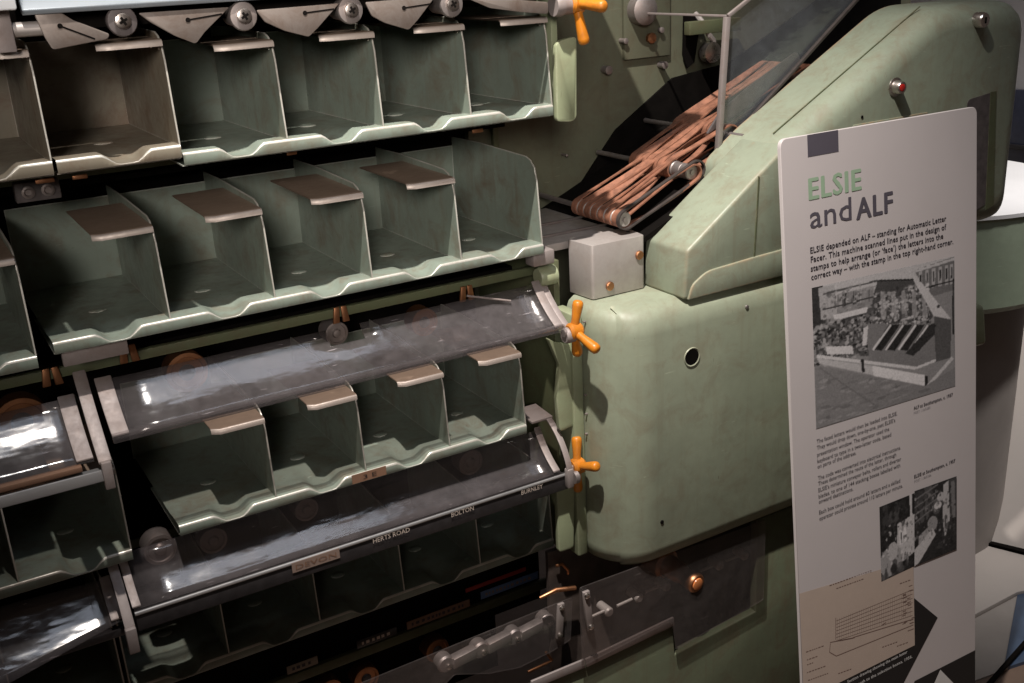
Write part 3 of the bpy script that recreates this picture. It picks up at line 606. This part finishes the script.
# ------------------------------------------------------------------ clear window over the belts
wn = thing('belt_window', (.55, .02, .1), 'clear plastic window in a steel frame over the belt ramp', 'window')
YW = .062
wp = lambda x, y, o=0: P(x, y, Y=YW + o)
MB().prism([(wp(x, y)[0], wp(x, y)[2]) for x, y in ((720, 152), (730, 20), (790, -35), (1000, -150), (880, -25))], YW, YW + .003, 1).build('pane', 'window_clear', wn)
def bar(a, b_, w, name, mat, par, up=(0, 0, 1.)):
    a, b_ = np.array(a, float), np.array(b_, float); d = (b_ - a) / np.linalg.norm(b_ - a); u = np.cross(d, up); u /= np.linalg.norm(u); v = np.cross(u, d); w1, w2 = w if hasattr(w, '__len__') else (w, w)
    q = [p + u * su * w1 + v * sv * w2 for p in (a, b_) for su, sv in ((-1, -1), (1, -1), (1, 1), (-1, 1))]
    return MB().hexa(q).build(name, mat, par, .001)
bar(wp(718, 152, -.006), wp(727, 17, -.006), (.0052, .0052), 'post', 'bracket', wn, (0, 1., 0))
bar(wp(728, 16, -.004), wp(800, -42, -.004), (.0035, .0035), 'top_rail', 'bracket', wn)
bar(wp(727, 16), wp(727, 16) + (0, .275, 0), (.0022, .0022), 'cross_rail', 'bracket', wn)
bar(wp(722, 150, -.006), wp(870, -15, -.006), (.004, .003), 'bottom_rail', 'belt_dark', wn)

# ------------------------------------------------------------------ belts on the ramp
sh1 = P(623, 219, Y=.03); sh2 = P(690, 172, Y=.03); sl = np.array((sh2[0] - sh1[0], 0, sh2[2] - sh1[2])); ln = np.linalg.norm(sl); sl /= ln; up = np.array((-sl[2], 0, sl[0]))
rb = thing('belt_drive', (float(sh1[0]), .15, 0), 'pulleys and shafts carrying the tan belts up the ramp', 'belt drive')
R1, R2 = .017, .019
cA = np.array((sh1[0], 0, sh1[2])) - up * .0; cB = np.array((sh2[0], 0, sh2[2])) ; cD = cB + sl * .27; cM = cB + sl * .20
for c in (cA, cB, cB + sl * ln * .80): MB().tube([c + (0, .022, 0), c + (0, .33, 0)], .005, 10).build('shaft', 'dull_steel', rb)
def loop(c0, c1, r, y, w, twist=0, th=.0025, sag=0, dy=0):
    d = (c1 - c0) / np.linalg.norm(c1 - c0); u = np.array((-d[2], 0, d[0])); pts = []
    for a in np.linspace(math.pi/2, 3*math.pi/2, 10): pts.append((c0 + r*(math.cos(a)*d + math.sin(a)*u), 0))
    for t_ in np.linspace(.08, .92, 8): pts.append((c0 + (c1-c0)*t_ - u*(r + sag*math.sin(math.pi*t_)), twist*math.sin(math.pi*t_)))
    for a in np.linspace(-math.pi/2, math.pi/2, 10): pts.append((c1 + r*(math.cos(a)*d + math.sin(a)*u), 0))
    for t_ in np.linspace(.92, .08, 8): pts.append((c0 + (c1-c0)*t_ + u*(r - sag*.3*math.sin(math.pi*t_)), twist*math.sin(math.pi*t_)))
    mb = MB(); n = len(pts); cen = (c0 + c1)/2
    for p, tw in pts:
        o_ = p - cen; k = 1 - th / max(np.linalg.norm(o_ - d*(o_@d)) + 1e-6, r*.5)
        inn = p - (u * (o_@u) / (abs(o_@u) + 1e-6)) * th * (abs(o_@u) / r if abs(o_@u) < r else 1) - d * (th if (o_@d) > np.linalg.norm(c1-c0)/2 else -th if (o_@d) < -np.linalg.norm(c1-c0)/2 else 0)
        sh = np.array((0, y + dy * min(1, max(0, ((p - c0) @ d) / np.linalg.norm(c1 - c0))), 0)); tv = np.array((0, math.cos(tw), 0)) * w/2 + u * math.sin(tw) * w/2
        mb.v += [tuple(q) for q in (p + sh - tv, p + sh + tv, inn + sh + tv, inn + sh - tv)]
    for i in range(n):
        for j in range(4): mb.f.append((i*4+j, ((i+1) % n)*4+j, ((i+1) % n)*4+(j+1) % 4, i*4+(j+1) % 4))
    return mb
ys1 = (.036, .058, .080, .102, .124, .146, .168); ys2 = (.080, .098, .116, .134, .152, .170, .188); ys3 = (.100, .118, .136, .154, .172, .190, .208)
cC = cB + sl * ln * .80; cD = cC + sl * .24
def pulley(c, y, rr, mat): MB()._lathe(c + (0, y, 0), np.array((0, 1., 0)), [(-.012, rr*.86), (-.010, rr*.97), (.010, rr*.97), (.012, rr*.86)], 22).build('pulley', mat, rb)
place = ('nearest the green hood', 'second from the green hood', 'third from the green hood', 'midmost of seven', 'third from the shadow side', 'second from the shadow side', 'deepest in the shadow')
for fl_, (c0, c1, ys, rr, tw) in enumerate(((cA, cB, ys1, .015, .25), (cB, cC, ys2, .016, .5), (cC, cD, ys3, .015, .4))):
    for y, pl_ in zip(ys, place):
        pulley(c0, y, rr, 'steel' if fl_ == 0 else 'dull_steel'); pulley(c1, y, rr, 'dull_steel')
        b_ = thing('drive_belt', tuple(c0 + (0, y, 0)), 'tan belt ' + pl_ + ', ' + ('lower flight', 'middle flight', 'upper flight by the window')[fl_], 'belt', 'tan drive belts on the ramp')
        loop(c0, c1, rr + .002 + .0015 * fl_, y, .015, random.uniform(-tw, tw) * 1.8, sag=random.uniform(-.006, .012), dy=random.uniform(-.034, .034) if fl_ else random.uniform(-.02, .03)).build('strap', 'belt', b_)
b_ = thing('drive_belt', tuple(cA + (0, .018, 0)), 'black edge belt running beside the green ramp', 'belt', 'tan drive belts on the ramp'); loop(cA, cB + sl * .01, .019, .022, .008).build('strap', 'belt_dark', b_)
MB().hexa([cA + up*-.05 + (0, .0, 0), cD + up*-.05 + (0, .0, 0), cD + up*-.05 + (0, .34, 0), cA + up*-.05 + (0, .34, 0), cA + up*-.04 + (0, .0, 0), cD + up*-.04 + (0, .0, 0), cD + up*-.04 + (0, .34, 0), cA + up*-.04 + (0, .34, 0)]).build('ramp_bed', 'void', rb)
gd = thing('guide_plate', tuple(cB + sl*.2 + (0, .06, .0)), 'curved grey guide plate seen through the belt window', 'plate')
pl_ = [cB + sl*t_ + up*w_ for t_, w_ in ((.09, .02), (.14, .045), (.22, .055), (.36, .06), (.36, .03), (.20, .02))]
MB().prism(rounded([(p[0], p[2]) for p in pl_], .012), .075, .08, 1).build('plate_body', 'rubber', gd, .001)

# ------------------------------------------------------------------ name labels with writing
def text_mesh(s, bold=0., sp=1.):
    cu = bpy.data.curves.new('t', 'FONT'); cu.body = s; cu.size = 1; cu.offset = bold; cu.space_character = sp; cu.resolution_u = 2; cu.fill_mode = 'FRONT'
    o = bpy.data.objects.new('t', cu); COL.objects.link(o); dg = bpy.context.evaluated_depsgraph_get(); dg.update()
    me = bpy.data.meshes.new_from_object(o.evaluated_get(dg)); bpy.data.objects.remove(o); bpy.data.curves.remove(cu)
    v = np.array([p.co[:] for p in me.vertices]); f = [tuple(p.vertices) for p in me.polygons]; bpy.data.meshes.remove(me); return v, f
def put_text(s, org, eu, ev, width, height, mat, parent, bold=0., name='lettering', cap=.73):
    """org = left end of the base line, eu / ev = unit directions, height = capital height"""
    v, f = text_mesh(s, min(bold, 0.), 1 + max(bold, 0) * 3); v[:, 0] -= v[:, 0].min(); sx = width / (v[:, 0].max() + 2 * max(bold, 0)); sy = height / cap; nrm = np.cross(eu, ev)
    mb_ = MB(); sp = [(0, 0)] if bold <= 0 else [(a_ * bold, b_ * bold * .5) for a_, b_ in ((0, 0), (1, 1), (2, 0), (1, -1), (.5, .6), (1.5, .6), (.5, -.6), (1.5, -.6))]
    for k_, (dx, dy) in enumerate(sp): mb_.add([np.array(org) + np.array(eu) * (p[0] + dx) * sx + np.array(ev) * (p[1] + dy) * sy + nrm * k_ * 2e-5 for p in v], f)
    return mb_.build(name, mat, parent)
EX = np.array((1., 0, 0)); EV = np.array((0, .16, .98)); EV /= np.linalg.norm(EV)
def rail_label(s, pxa, pya, pxb, pyb, mat_bg, mat_tx, Yr=.0025, hh=.009, bg=True):
    a, b_ = P(pxa, pya, Y=Yr), P(pxb, pyb, Y=Yr); w = b_[0] - a[0]; z = (a[2] + b_[2]) / 2
    if bg: MB().box((a[0] - .006, Yr + .0002, z - .005), (b_[0] + .006, Yr + .0012, z + hh + .004)).build('name_label', mat_bg, g3)
    if s: put_text(s, (a[0], Yr - .0004, z), EX, (0, 0, 1.), w, hh, mat_tx, g3)
rail_label('HERTS ROAD', 373, 541, 409, 529, 'black_rail', 'letter_pale', bg=False)
rail_label('BOLTON', 450, 515, 472, 508, 'black_rail', 'letter_pale', bg=False)
rail_label('BURNLEY', 519, 493, 540, 486.5, 'black_rail', 'letter_pale', bg=False)
rail_label('DEVON', 297, 566, 337, 554, 'brown_label', 'label_buff')
a = P(352, 481, Y=-.0025); b_ = P(386, 470, Y=-.0025)
tg = thing('tier_label', (float(a[0]), -.0025, float(a[2])), 'small tan number tag on the lip of the third row', 'label')
MB().box((a[0], -.0035, a[2] - .006), (b_[0], -.0025, a[2] + .010)).build('card', 'label_buff', tg); put_text('3 E', (a[0] + .02, -.004, a[2] - .002), EX, (0, 0, 1.), .024, .008, 'ink_black', tg)
for lab, q, mat, Yl in (('red lettered strip under the bottom bins', ((466, 592), (526, 568)), 'label_red', .125), ('blue strip under the bottom bins', ((481, 596), (538, 575)), 'label_blue', .115), ('ochre strip left of the blue strip', ((407, 626), (470, 603)), 'label_buff', .115), ('dark strip with faint white characters', ((357, 645), (397, 631)), 'black_rail', .115), ('pale strip at the bottom left of the strips', ((287, 671), (318, 660)), 'label_pale', .115)):
    a, b_ = P(*q[0], Y=Yl), P(*q[1], Y=Yl); z = (a[2] + b_[2]) / 2; hh = .0085 if mat != 'label_red' else .0045
    sgn = thing('label_strip', (float(a[0]), Yl, float(z)), lab, 'label', 'label strips under the bottom row')
    MB().box((a[0], Yl, z - hh), (b_[0], Yl + .002, z + hh)).build('strip', mat, sgn, .0008)
    x = a[0] + .01
    while x < b_[0] - .015 and mat != 'label_red':
        w = random.uniform(.003, .007); MB().box((x, Yl - .0004, z - .003), (x + w, Yl, z + .003)).build('character', 'letter_pale' if mat == 'black_rail' else 'brown_label' if mat == 'label_blue' else 'ink', sgn); x += w + random.uniform(.003, .006)
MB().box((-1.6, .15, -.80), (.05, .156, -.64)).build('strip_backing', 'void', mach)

# ------------------------------------------------------------------ information panel
T0 = P(780.5, 140, Y=-.20); PB = np.array((0, -.105, -.95)); PV = PB / np.linalg.norm(PB); PU = np.array((1., 0, 0)); PN = np.cross(PV, PU); PN = PN if PN[1] < 0 else -PN
def puv(px, py):
    r = RC.T @ np.array([(px - 512) / FPX, (py - 341.5) / FPX, 1.]); t_ = ((T0 - CAM) @ PN) / (r @ PN); q = CAM + t_ * r - T0; return np.array((q @ PU, q @ PV))
def pw(u, v, o=0.): return T0 + PU * u + PV * v + PN * o
WID = float(puv(976, 112)[0] + .003); HGT = 1.40
pn = thing('information_panel', tuple(pw(WID / 2, HGT)), 'white printed information panel headed ELSIE and ALF, leaning before the machine', 'panel')
out = rounded([(-.001, -.001), (WID, -.001), (WID, HGT), (-.001, HGT)], [.016, .016, .0, .0], 7); n = len(out)
mb = MB(); mb.add([pw(u, v) for u, v in out] + [pw(u, v, -.008) for u, v in out], [tuple(range(n)), tuple(range(n, 2*n))[::-1]] + [(i, (i+1) % n, n + (i+1) % n, n + i) for i in range(n)])
bd = mb.build('board', 'board', pn, .0008, 1)
def ink(pts, mat, o=.0004, name='printed_shape', clip=True):
    uv = [puv(*p) for p in pts]; uv = [(min(max(u, -.0006), WID - .0005), min(v, HGT - .001)) for u, v in uv]
    return MB().add([pw(u, v, o) for u, v in uv], [tuple(range(len(uv)))]).build(name, mat, pn)
u0, v0 = puv(807, 136); u1, v1 = puv(838.5, 151.5)
MB().add([pw(u0, -.0008, .0004), pw(u1, -.0008, .0004), pw(u1, v1, .0004), pw(u0, v1, .0004)], [(0, 1, 2, 3)]).build('printed_block', 'ink_block', pn)
def ptext(s, l, r, hpx, mat, bold=0., o=.0005, name='lettering'):
    a, b_ = puv(*l), puv(*r); h_ = puv(l[0], l[1])[1] - puv(l[0], l[1] - hpx)[1]; v = (a[1] + b_[1]) / 2
    return put_text(s, pw(a[0], v, o), PU, -PV, b_[0] - a[0], h_, mat, pn, bold, name)
ptext('ELSIE', (808.5, 199.5), (861.5, 189.5), 22.5, 'ink_green', .034)
ptext('and', (810, 228), (851.5, 220), 25, 'ink_block', .005, name='lettering')
ptext('ALF', (856, 219), (893, 212), 22, 'ink_block', .034)
for s, l, r in (('ELSIE depended on ALF \u2013 standing for Automatic Letter', (810, 251), (946, 223)), ('Facer. This machine scanned lines put in the design of', (810.5, 260), (946, 231.5)), ("stamps to help arrange (or \u2018face\u2019) the letters into the", (810.5, 269), (943, 240.5)), ('correct way \u2013 with the stamp in the top right-hand corner.', (811, 277.5), (953, 246))):
    ptext(s, l, r, 6.3, 'ink', .012)
T = [('The faced letters would then be loaded into ELSIE.', 442, 897, 416.5), ('They would drop down, one-by-one, past ELSIE\u2019s', 448, 895, 423.5), ('presentation window. The operator used the', 455, 889, 432), ('keyboard to type in a two-letter code, based', 461.5, 891, 437.5), ('on parts of the address.', 467.7, 856, 455),
     ('The code was converted into electrical instructions.', 478, 900.5, 451), ('These determined the route of the letter, through', 484, 896, 457.5), ('ELSIE\u2019s miniature conveyor belts, rollers and diverter', 490.5, 901, 462), ('blades, to one of 144 stacking boxes labelled with', 496.7, 900, 468.5), ('onward destinations.', 503, 853, 491),
     ('Each box could hold around 60 letters and a skilled', 512.5, 900, 484), ('operator could process around 110 letters per minute.', 518.5, 902.5, 489)]
for s, yl, xr_, yr in T: ptext(s, (816.5 + (yl - 442) * .035, yl), (xr_, yr), 4.2, 'ink')
ptext('ALF at Southampton, c. 1957', (913.5, 409), (952.5, 396.5), 3.4, 'ink', .012); ptext('ELSIE at Southampton, c. 1957', (914, 477.5), (955, 462.5), 3.4, 'ink', .012)
ptext('POST 118/5385', (913.5, 414), (930, 408.5), 2.6, 'ink_grey'); ptext('POST 118/5386', (914, 482.5), (931, 476), 2.6, 'ink_grey')
# printed shapes at the foot
ink([(914, 598), (937.5, 617.5), (905, 680), (890, 712), (800, 712), (836, 684), (914.5, 645)], 'ink_black', .0004)
ink([(914.5, 681), (977, 649), (977, 720), (900, 720)], 'ink_black', .0004); ink([(940, 669.5), (960, 690), (975, 720), (920, 720), (931, 690)], 'ink_white', .0007)
ink([(797, 594.5), (913, 559.5), (914.5, 645), (836, 684), (800, 704)], 'sepia', .0008, 'printed_drawing')
def pline(a, b_, w=.0009, mat='sepia_ink', o=.0011):
    a, b_ = puv(*a), puv(*b_); d = b_ - a; d = d / np.linalg.norm(d); q = np.array((-d[1], d[0])) * w / 2
    return [pw(*(a - q), o), pw(*(b_ - q), o), pw(*(b_ + q), o), pw(*(a + q), o)]
mb = MB()
def L(a, b_, w=.0009): mb.add(pline(a, b_, w), [(0, 1, 2, 3)])
z8 = lambda x, y: (790 + x / 5.12, 560 + y / 5.12)
for k in range(7): L(z8(235, 310 + k * 17), z8(625, 150 + k * 22), .0007)
for k in range(34): x = 240 + k * 11.3; L(z8(x, 300 - (x - 235) * .38), z8(x, 410 - (x - 235) * .33), .0004)
for a, b_ in (((232, 295), (232, 405)), ((205, 420), (330, 395)), ((205, 420), (200, 470)), ((200, 470), (235, 490)), ((235, 490), (630, 330)), ((250, 412), (322, 398)), ((320, 395), (630, 300)), ((470, 330), (490, 318)), ((600, 362), (632, 350))): L(z8(*a), z8(*b_), .0014)
for y, x0_, x1_ in ((470, 80, 170), (510, 85, 140), (535, 85, 120), (575, 85, 175), (615, 90, 190), (130, 200, 410), (145, 235, 370), (580, 245, 310), (445, 470, 545), (440, 545, 600), (120, 560, 610)):
    x = x0_
    while x < x1_: w = random.uniform(5, 13); yy = y - (x - x0_) * .36; L(z8(x, yy), z8(x + w, yy - w * .36), .0016); x += w + 4
for k in range(22): x = random.uniform(570, 620); y = 130 + random.uniform(0, 200); L(z8(x, y), z8(x + 18, y - 7), .0012)
mb.build('drawing_lines', 'sepia_ink', pn)['kind'] = 'stuff'
ptext('Section drawing showing the main letter', (847, 681), (907, 655), 3.2, 'ink_white', .01, .0007); ptext('path to the selection boxes, 1956.', (858, 684), (912, 658.5), 3.2, 'ink_white', .01, .0007)
# printed photographs: tone rasters drawn polygon by polygon
class Pic:
    def __init__(s, w, h, c): s.w, s.h = w, h; s.a = np.full((h, w), c, float); s.x, s.y = np.meshgrid((np.arange(w) + .5) / w, (np.arange(h) + .5) / h)
    def poly(s, pts, c, k=1.):
        ins = np.zeros((s.h, s.w), bool); n = len(pts)
        for i in range(n):
            (xa, ya), (xb, yb) = pts[i], pts[(i+1) % n]
            if ya == yb: continue
            ins ^= ((ya > s.y) != (yb > s.y)) & (s.x < (xb - xa) * (s.y - ya) / (yb - ya) + xa)
        s.a[ins] = s.a[ins] * (1 - k) + c * k; return ins
    def line(s, a, b_, w, c):
        a, b_ = np.array(a), np.array(b_); d = b_ - a; q = np.array((-d[1], d[0])) / np.linalg.norm(d) * w / 2; s.poly([a - q, b_ - q, b_ + q, a + q], c)
    def disc(s, c, rx, ry, v, k=1.): m_ = ((s.x - c[0]) / rx)**2 + ((s.y - c[1]) / ry)**2 < 1; s.a[m_] = s.a[m_] * (1 - k) + v * k
    def mess(s, box, n, lo, hi, sz):
        for _ in range(n):
            x, y = rng.uniform(box[0], box[2]), rng.uniform(box[1], box[3]); w_, h_ = rng.uniform(.2, 1, 2) * sz
            s.disc((x, y), w_, h_, rng.uniform(lo, hi), .8)
    def put(s, corners, o, tint=(1, .955, .97), name='printed_photograph'):
        a = np.clip(s.a, 0, 1) ** 1.25 * 1.12; a = a * (1 + rng.normal(0, .10, a.shape)) + rng.normal(0, .012, a.shape); b_ = a.copy(); b_[1:-1, 1:-1] = (a[1:-1, 1:-1] * 4 + a[:-2, 1:-1] + a[2:, 1:-1] + a[1:-1, :-2] + a[1:-1, 2:]) / 8; a = np.clip(b_, .01, 1)
        c = [puv(*q) for q in corners]; v = []; f = []
        for j in range(s.h + 1):
            for i in range(s.w + 1):
                x, y = i / s.w, j / s.h; p = (1-x)*(1-y)*c[0] + x*(1-y)*c[1] + x*y*c[2] + (1-x)*y*c[3]; v.append(tuple(pw(p[0], p[1], o)))
        for j in range(s.h):
            for i in range(s.w): k = j*(s.w+1) + i; f.append((k, k+1, k+s.w+2, k+s.w+1))
        sh = root_of(pn); me = bpy.data.meshes.new(name); me.from_pydata([tuple(np.array(p) - sh) for p in v], [], f)
        at = me.color_attributes.new('ink', 'FLOAT_COLOR', 'CORNER'); cc = np.repeat(a.reshape(-1), 4)
        at.data.foreach_set('color', np.stack([cc * tint[0], cc * tint[1], cc * tint[2], np.ones_like(cc)], 1).astype(np.float32).ravel())
        return link(name, me, 'print', pn, None, sh)
def z7(x, y):
    s_ = (x - 113) / 514; 
    for _ in range(4):
        yt = 138 - 118 * s_; yb = 643 - 153 * s_; t_ = (y - yt) / (yb - yt); s_ = (x - 113 - 17 * t_) / (514 - 14 * t_)
    return (s_, t_)
def zp(*q): return [z7(*p) for p in q]
p = Pic(210, 180, .30)
p.poly(zp((113, 138), (627, 20), (627, 120), (113, 260)), .50); p.poly(zp((113, 138), (150, 130), (160, 260), (118, 280)), .06); p.poly(zp((135, 140), (190, 125), (195, 240), (145, 250)), .42)
p.poly(zp((200, 160), (345, 125), (335, 200), (195, 240)), .30)
for x in range(165, 345, 9): p.line(z7(x, 170 - (x-165)*.23), z7(x + rng.uniform(-6, 6), 215 - (x-165)*.2), rng.uniform(.006, .016), rng.uniform(.04, .5))
p.line(z7(150, 215), z7(340, 165), .012, .08); p.line(z7(150, 160), z7(340, 112), .014, .12); p.mess((.06, .05, .44, .3), 120, .05, .55, .016)
p.poly(zp((470, 75), (627, 22), (627, 140), (540, 165)), .20)
for x in (490, 515, 540, 565, 590, 610): p.poly(zp((x, 80 - (x-490)*.25), (x + 13, 76 - (x-490)*.25), (x + 13, 140 - (x-490)*.2), (x, 145 - (x-490)*.2)), .42); p.poly(zp((x+4, 90 - (x-490)*.25), (x + 10, 87 - (x-490)*.25), (x + 10, 120 - (x-490)*.2), (x+4, 125 - (x-490)*.2)), .05)
p.line(z7(470, 80), z7(627, 30), .02, .5); p.line(z7(500, 140), z7(627, 105), .012, .05)
p.poly(zp((340, 110), (470, 105), (545, 235), (520, 265), (310, 265), (325, 160)), .10)
p.poly(zp((120, 290), (330, 200), (320, 380), (130, 380)), .12); p.mess((.0, .27, .42, .56), 420, .01, .5, .017); p.mess((.42, .14, .80, .48), 480, .01, .65, .014); p.mess((.0, .27, .42, .56), 120, .0, .03, .014)
for k in range(5): x = 350 + k * 38; p.poly(zp((x, 150), (x + 14, 148), (x + 22, 240), (x + 2, 245)), .45, .6); p.mess((z7(x, 150)[0], .2, z7(x + 30, 150)[0], .5), 16, .05, .7, .016)
p.line(z7(340, 112), z7(470, 106), .012, .03)
p.poly(zp((470, 108), (500, 115), (615, 245), (548, 235)), .55); p.disc(z7(565, 200), .012, .014, .08)
p.poly(zp((548, 235), (615, 247), (612, 385), (545, 405)), .13); p.poly(zp((300, 265), (548, 262), (555, 395), (480, 425), (310, 400)), .24)
for k in range(4): x = 385 + k * 46; p.poly(zp((x - 5, 268), (x + 36, 266), (x - 30, 362), (x - 66, 356)), .035); p.line(z7(x + 2, 268), z7(x - 62, 358), .016, .62)
p.poly(zp((540, 262), (550, 262), (552, 300), (470, 380), (440, 372)), .05)
p.poly(zp((185, 232), (305, 205), (300, 225), (190, 250)), .60); p.poly(zp((160, 345), (250, 342), (255, 372), (165, 372)), .62); p.poly(zp((290, 280), (306, 270), (300, 340), (285, 345)), .6)
p.poly(zp((130, 385), (320, 415), (325, 450), (140, 405)), .50); p.poly(zp((320, 415), (512, 450), (512, 490), (325, 452)), .66); p.poly(zp((512, 452), (525, 455), (525, 495), (512, 490)), .03)
p.line(z7(130, 378), z7(480, 425), .022, .6); p.line(z7(480, 425), z7(555, 395), .02, .6); p.line(z7(525, 490), z7(620, 385), .028, .55); p.line(z7(285, 390), z7(290, 440), .02, .05)
p.poly(zp((620, 100), (626, 100), (626, 300), (618, 300)), .03)
p.poly(zp((125, 410), (512, 492), (630, 420), (630, 490), (130, 643)), .26)
for _ in range(240):
    x, y = rng.uniform(130, 620), rng.uniform(430, 640); q = z7(x, y)
    if q[1] < 1 and y > 425 + (x - 130) * .17: p.disc(q, rng.uniform(.01, .05), rng.uniform(.004, .014), rng.uniform(.12, .42), .5)
p.line(z7(140, 420), z7(330, 560), .008, .2); p.put([(811.5, 288), (954, 256), (955, 386), (816, 429)], .0005)
p = Pic(56, 96, .05)
p.poly([(.0, 0), (1, 0), (1, 1), (0, 1)], .035); p.mess((.05, .05, .7, .4), 14, .03, .14, .12); p.poly([(.86, 0), (.92, 0), (.95, .45), (.88, .45)], .6); p.poly([(.5, .32), (1, .28), (1, .8), (.62, .86), (.48, .66)], .55); p.disc((.3, .78), .34, .2, .38); p.disc((.35, .66), .16, .12, .5); p.poly([(.55, .42), (.75, .4), (.78, .6), (.56, .62)], .72); p.line((.6, .45), (.62, .6), .03, .05); p.mess((.0, .85, 1, 1), 16, .03, .2, .1)
p.mess((.05, .3, .98, .85), 60, .05, .65, .035); p.mess((0, 0, .8, .4), 50, .01, .12, .05)
p.put([(879, 507), (914, 493), (914, 566), (881, 581.5)], .001)
p = Pic(72, 110, .05)
p.mess((0, 0, .55, .4), 20, .03, .16, .12)
for k in range(4): p.line((0, .12 + k*.1), (.55, .02 + k*.09), .02, .22)
p.disc((.62, .2), .09, .06, .5); p.poly([(.68, .05), (.8, .02), (.84, .55), (.72, .78), (.66, .5)], .5); p.poly([(.82, .02), (1, 0), (1, .5), (.86, .55)], .10); p.poly([(.86, .05), (.95, .05), (.98, .55), (.9, .55)], .24); p.disc((.55, .3), .09, .05, .6); p.disc((.42, .52), .12, .10, .34); p.poly([(.0, .78), (.42, .58), (.5, .68), (.1, .98), (0, 1)], .55); p.poly([(.1, .62), (.3, .55), (.34, .62), (.1, .74)], .4); p.mess((.5, .55, 1, 1), 14, .02, .09, .1)
p.mess((0, .05, .6, .7), 70, .02, .4, .03); p.mess((.55, .1, 1, .9), 50, .01, .25, .03)
p.put([(914, 491), (956, 476), (956, 549), (914, 566)], .0013)

# ------------------------------------------------------------------ things behind, at the right edge
wd = thing('dark_window', (2.88, 0, .0), 'dark blue window panel beyond the right edge of the hood', 'window')
Xw = 2.86
def quadX(pts, X, name, mat, par, th=.03, bev=.002):
    q = [P(x, y, X=X) for x, y in pts]; MB().prism([(a[1], a[2]) for a in q], X, X + th, 0).build(name, mat, par, bev)
quadX([(985, 88), (1060, 92), (1060, 182), (985, 170)], Xw, 'pane', 'glass_dark', wd)
quadX([(985, 142), (1060, 150), (1060, 155), (985, 146)], Xw - .02, 'mullion', 'black_rail', wd, .02)
pd = thing('round_counter', (1.95, .45, -.6), 'pale green round counter with a white top behind the information panel', 'counter')
t_, b_ = P(1010, 214, Y=.15), P(1010, 303, Y=.15)
MB()._lathe(np.array((t_[0] + .12, .15 + .42, 0)), np.array((0, 0, 1.)), [(b_[2] - .02, .43), (b_[2], .45), (t_[2] - .006, .45)], 64).build('shell', 'pedestal_green', pd)
MB()._lathe(np.array((t_[0] + .12, .15 + .42, 0)), np.array((0, 0, 1.)), [(t_[2] - .006, .455), (t_[2] + .004, .455), (t_[2] + .006, .45)], 64).build('top', 'white_sill', pd)
MB()._lathe(np.array((t_[0] + .12, .15 + .42, 0)), np.array((0, 0, 1.)), [(-1.30, .35), (b_[2] - .021, .35)], 48).build('stem', 'stem_grey', pd)
kn = thing('rounded_casing', (1.1, -.05, -.5), 'rounded green casing corner peeking out right of the panel', 'casing')
q = [P(x, y, Y=-.09) for x, y in ((960, 306), (986, 304), (988, 345), (960, 352))]
MB().prism(rounded([(a[0], a[2]) for a in q], [.0, .02, 0, 0]), -.09, .04, 1).build('shell', 'plate_green', kn, .012, 3)
lb = thing('leaning_board', (1.35, .1, -1.1), 'cream board leaning behind the information panel at the right edge', 'board')
f0, f1 = P(965, 537, Z=-1.275), P(1075, 563, Z=-1.275); Yt = float(f0[1]) + .16
q = [f0, f1, P(1075, 290, Y=Yt), P(1012, 300, Y=Yt), P(1003, 330, Y=Yt - .02), P(983, 470, Y=Yt - .10)]
mb = MB(); n = len(q); th = np.array((.0, .012, .004)); mb.add(q + [a + th for a in q], [tuple(range(n)), tuple(range(n, 2*n))[::-1]] + [(i, (i+1) % n, n + (i+1) % n, n + i) for i in range(n)]); mb.build('board_sheet', 'cream_board', lb)
pl2 = thing('floor_plinth', tuple(P(1000, 570, Z=-1.30)), 'white low plinth with a black edge at the lower right', 'plinth')
q = [P(x, y, Z=-1.28) for x, y in ((940, 531), (1080, 567), (1080, 578), (1017, 592), (940, 633))]
MB().prism([(a[0], a[1]) for a in q], -1.30, -1.28, 2).build('slab', 'cream_board', pl2, .002)
q = [P(x, y, Z=-1.276) for x, y in ((940, 529), (1080, 565), (1080, 568.5), (940, 532.5))]
MB().prism([(a[0], a[1]) for a in q], -1.2795, -1.27, 2).build('black_edge', 'void', pl2)
for lab, mat, pts, zz in (('grey floor mat beside the information panel', 'grey_plinth', ((950, 622), (1022, 588), (1008, 668), (950, 690)), -1.294), ('dark blue floor mat at the right edge', 'floor_blue', ((1024, 560), (1090, 540), (1090, 640), (1004, 668)), -1.290)):
    q = [P(x, y, Z=zz) for x, y in pts]; st_ = MB().prism([(a[0], a[1]) for a in q], -1.30, zz, 2).build('floor_mat', mat); tag(st_, lab, 'mat')
a, b_ = P(975, 700, Z=-1.283), P(1050, 615, Z=-1.283)
cb = thing('floor_cable', tuple(a), 'black cable lying diagonally on the floor in the lower right corner', 'cable'); MB().tube([a, (a + b_)/2 + (0, 0, .001), b_], .007, 8).build('sleeve', 'void', cb)
